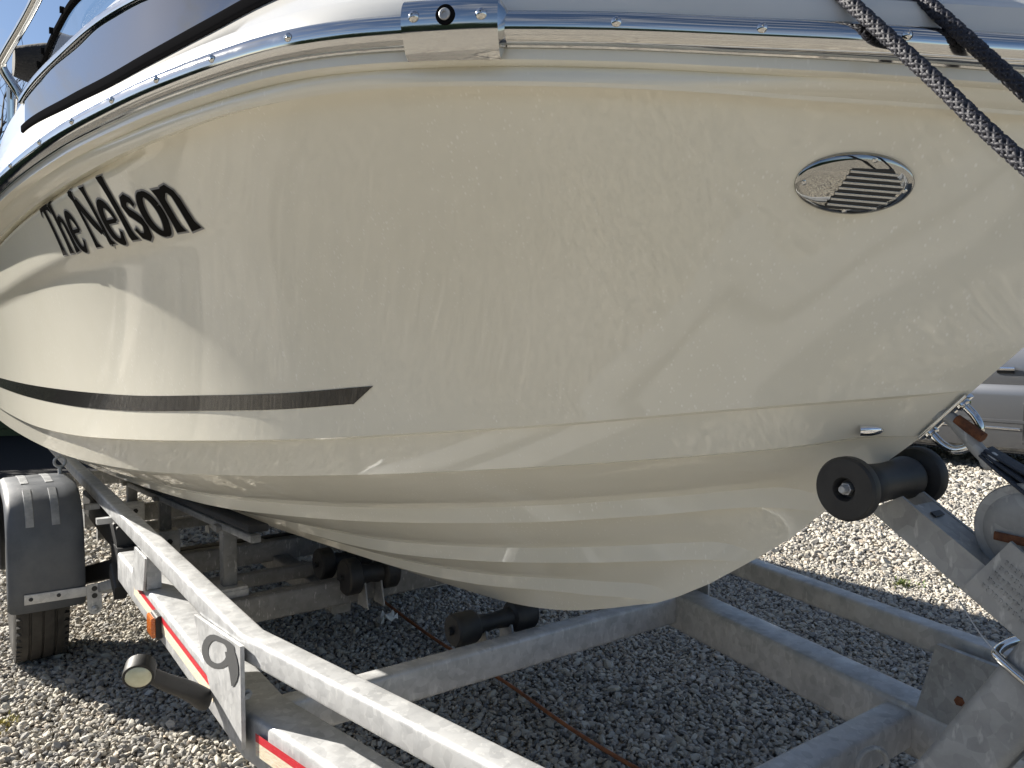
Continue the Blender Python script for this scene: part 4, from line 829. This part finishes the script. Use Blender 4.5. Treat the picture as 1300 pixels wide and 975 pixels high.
# doors: shut lines, handles, rub strip
yS = lambda q: CY+.87-float(half(q))
for q in (-.93, -.02, 1.05):
    mb = MB(); mb.sweep([(CX-q, yS(q)+i_-.0012, z) for (i_, z) in ((.010,.30),(.0,.42),(-.001,.66),(.010,.70),(.033,.74),(.03,.83),(.05,1.06),(.10,1.2))], rrect(.009, .004, .001), up=(0,-1,0)); mb.build('door_gap', 'dark', car)
for q in (-.76, .14):
    mb = MB(); mb.beam((CX-q-.09, CY-.004, .995), (CX-q+.09, CY-.004, .995), .030, .035, .012); hd = mb.build('door_handle', 'chrome', car)
    mb = MB(); mb.beam((CX-q-.07, CY+.022, .972), (CX-q+.07, CY+.022, .972), .02, .045, .01); mb.build('handle_recess', 'dark', hd)
for (qa, qb) in ((-1.55,-.95),(-.91,-.04),(0.0,1.03)):
    mb = MB(); mb.sweep([(CX-q, yS(q)-.004, .437) for q in np.linspace(qa, qb, 6)], rrect(.014, .022, .004)); mb.build('door_strip', 'chrome', car)
for q in (-1.38, 1.36):
    for (yy_, sg) in ((CY+.045, -1), (CY+1.69, 1)):
        mb = MB(); mb.lathe((CX-q, yy_, .305), (0,sg,0), [(-.12,.18),(-.10,.28),(.0,.30),(.07,.305),(.085,.29),(.09,.22),(.08,.20)], 44); wh = mb.build('wheel', 'tyre', car)
        mb = MB(); mb.lathe((CX-q, yy_, .305), (0,sg,0), [(.05,.0),(.06,.05),(.075,.06),(.07,.15),(.085,.20),(.09,.21)], 32); mb.build('rim', 'alloy', wh)
        mb = MB(); mb.lathe((CX-q, yy_-sg*.03, .33), (0,sg,0), [(.0,.0),(.0,.345),(.078,.345),(.079,.335)], 44); mb.build('wheel_arch', 'dark', car)
for yy_ in (CY+.25, CY+1.45):
    mb = MB(); mb.box((CX-2.12, yy_, .68), (.12,.36,.13)); mb.build('headlight', 'clear', car)
    mb = MB(); mb.box((CX+2.16, yy_, .80), (.08,.34,.16)); mb.build('tail_light', 'redlens', car)
mb = MB(); mb.beam((CX+1.05, CY+.10, .235), (CX-1.08, CY+.10, .235), .10, .06, .01); mb.build('sill', 'dark', car)

# ------------------------------------------------------------------ hedges and a bare tree beyond the yard
def hedge(x0, y0, x1, y1, h, d, n, label):
    r_ = np.random.default_rng(int(abs(x0*31+y0*7))); L = math.hypot(x1-x0, y1-y0); ax = V3((x1-x0, y1-y0, 0))/L; pn = V3((-ax[1], ax[0], 0))
    t_ = thing('hedge', (x0, y0, 0), label, 'hedge', 'hedges round the yard')
    u = r_.uniform(0, L, n); a_ = r_.uniform(0, math.pi, n); rad = np.sqrt(r_.uniform(.25, 1, n)); bumpy = 1+.14*np.sin(u*2.1)+.1*np.sin(u*5.3+1)
    z = np.where(r_.uniform(0, 1, n) < .6, r_.uniform(.03, 1, n)*h*.85, h*.8+np.sin(a_)*h*.2*rad*bumpy); w_ = np.cos(a_)*d*.5*np.sqrt(rad)*bumpy*np.where(z > h*.8, .8, 1)
    C_ = V3((x0, y0, 0))+u[:, None]*ax+w_[:, None]*pn; C_[:, 2] = z
    e1 = r_.normal(size=(n, 3)); e1 /= np.linalg.norm(e1, axis=1)[:, None]; e2 = np.cross(e1, r_.normal(size=(n, 3))); e2 /= np.linalg.norm(e2, axis=1)[:, None]; s = r_.uniform(.04, .085, n)[:, None]
    vs_ = np.concatenate([C_-e1*s, C_+e2*s*.55, C_+e1*s, C_-e2*s*.55], 1).reshape(-1, 3); me = bpy.data.meshes.new('foliage'); me.from_pydata(vs_.tolist(), [], np.arange(4*n).reshape(-1, 4).tolist()); link('foliage', me, 'leaf', t_)
    cr_ = []; nu = int(L/.4)
    for i in range(nu+1):
        q = V3((x0, y0, 0))+ax*L*i/nu; wv = d*.27*(1+.15*math.sin(i*1.3)); hv = h*.86*(1+.05*math.sin(i*.9+1)); cr_.append([q+pn*wv, q+pn*wv*1.05+V3((0,0,hv*.5)), q+pn*wv*.8+V3((0,0,hv*.9)), q+V3((0,0,hv)), q-pn*wv*.8+V3((0,0,hv*.9)), q-pn*wv*1.05+V3((0,0,hv*.5)), q-pn*wv])
    mb = MB(); mb.grid(np.array(cr_)); mb.build('shade_core', 'leaf', t_)  # solid core added to stop sun dapples coming through the leaves
    mb = MB(); k = int(L/1.2)
    for i in range(k): q = V3((x0, y0, 0))+ax*(i+.5)*L/k; mb.tube([q, q+V3((r_.normal()*.1, r_.normal()*.1, h*.5)), q+V3((r_.normal()*.2, r_.normal()*.2, h*.85))], .035, 6)
    mb.build('stems', 'bark', t_)
hedge(-13.2, -16, -12.8, 14, 3.4, 2.2, 52000, 'tall dark hedge across the road behind the stern')
hedge(-16, 16.5, 14, 16.0, 2.6, 1.6, 16000, 'dark hedge standing behind the silver car')
hedge(-5, -10.5, 18, -9.5, 2.8, 1.8, 16000, 'long dark unseen hedge added behind the camera for reflections')  # out of view, added to darken what the steel reflects
def bare_tree(x, y, h, seed, label):
    r_ = np.random.default_rng(seed); t_ = thing('bare_tree', (x, y, 0), label, 'tree', 'bare trees behind the hedge'); tk = MB(); br_ = MB()
    def grow(p0, d, L, r0, lev):
        pts_ = [V3(p0)]; dd_ = nrm(d)
        for i in range(5): dd_ = nrm(dd_+r_.normal(size=3)*.12+V3((0,0,.05))); pts_.append(pts_[-1]+dd_*L/5)
        b_ = tk if lev == 0 else br_
        for i in range(5): b_.lathe(pts_[i], pts_[i+1]-pts_[i], [(0, r0*(1-i*.13)), (np.linalg.norm(pts_[i+1]-pts_[i]), r0*(1-(i+1)*.13))], 7 if lev < 2 else 4)
        if lev < 4:
            for _ in range((6, 5, 4, 3)[lev]): i = r_.integers(2, 6); grow(pts_[i], nrm(dd_+r_.normal(size=3)*.75), L*r_.uniform(.5, .75), r0*.42, lev+1)
    grow((x, y, 0), (0,0,1), h*.45, .16, 0); tk.build('trunk', 'bark', t_, fix=False); br_.build('branches', 'bark', t_, fix=False)
bare_tree(-16.5, -1.9, 8, 5, 'bare leafless tree at the left edge behind the boat')
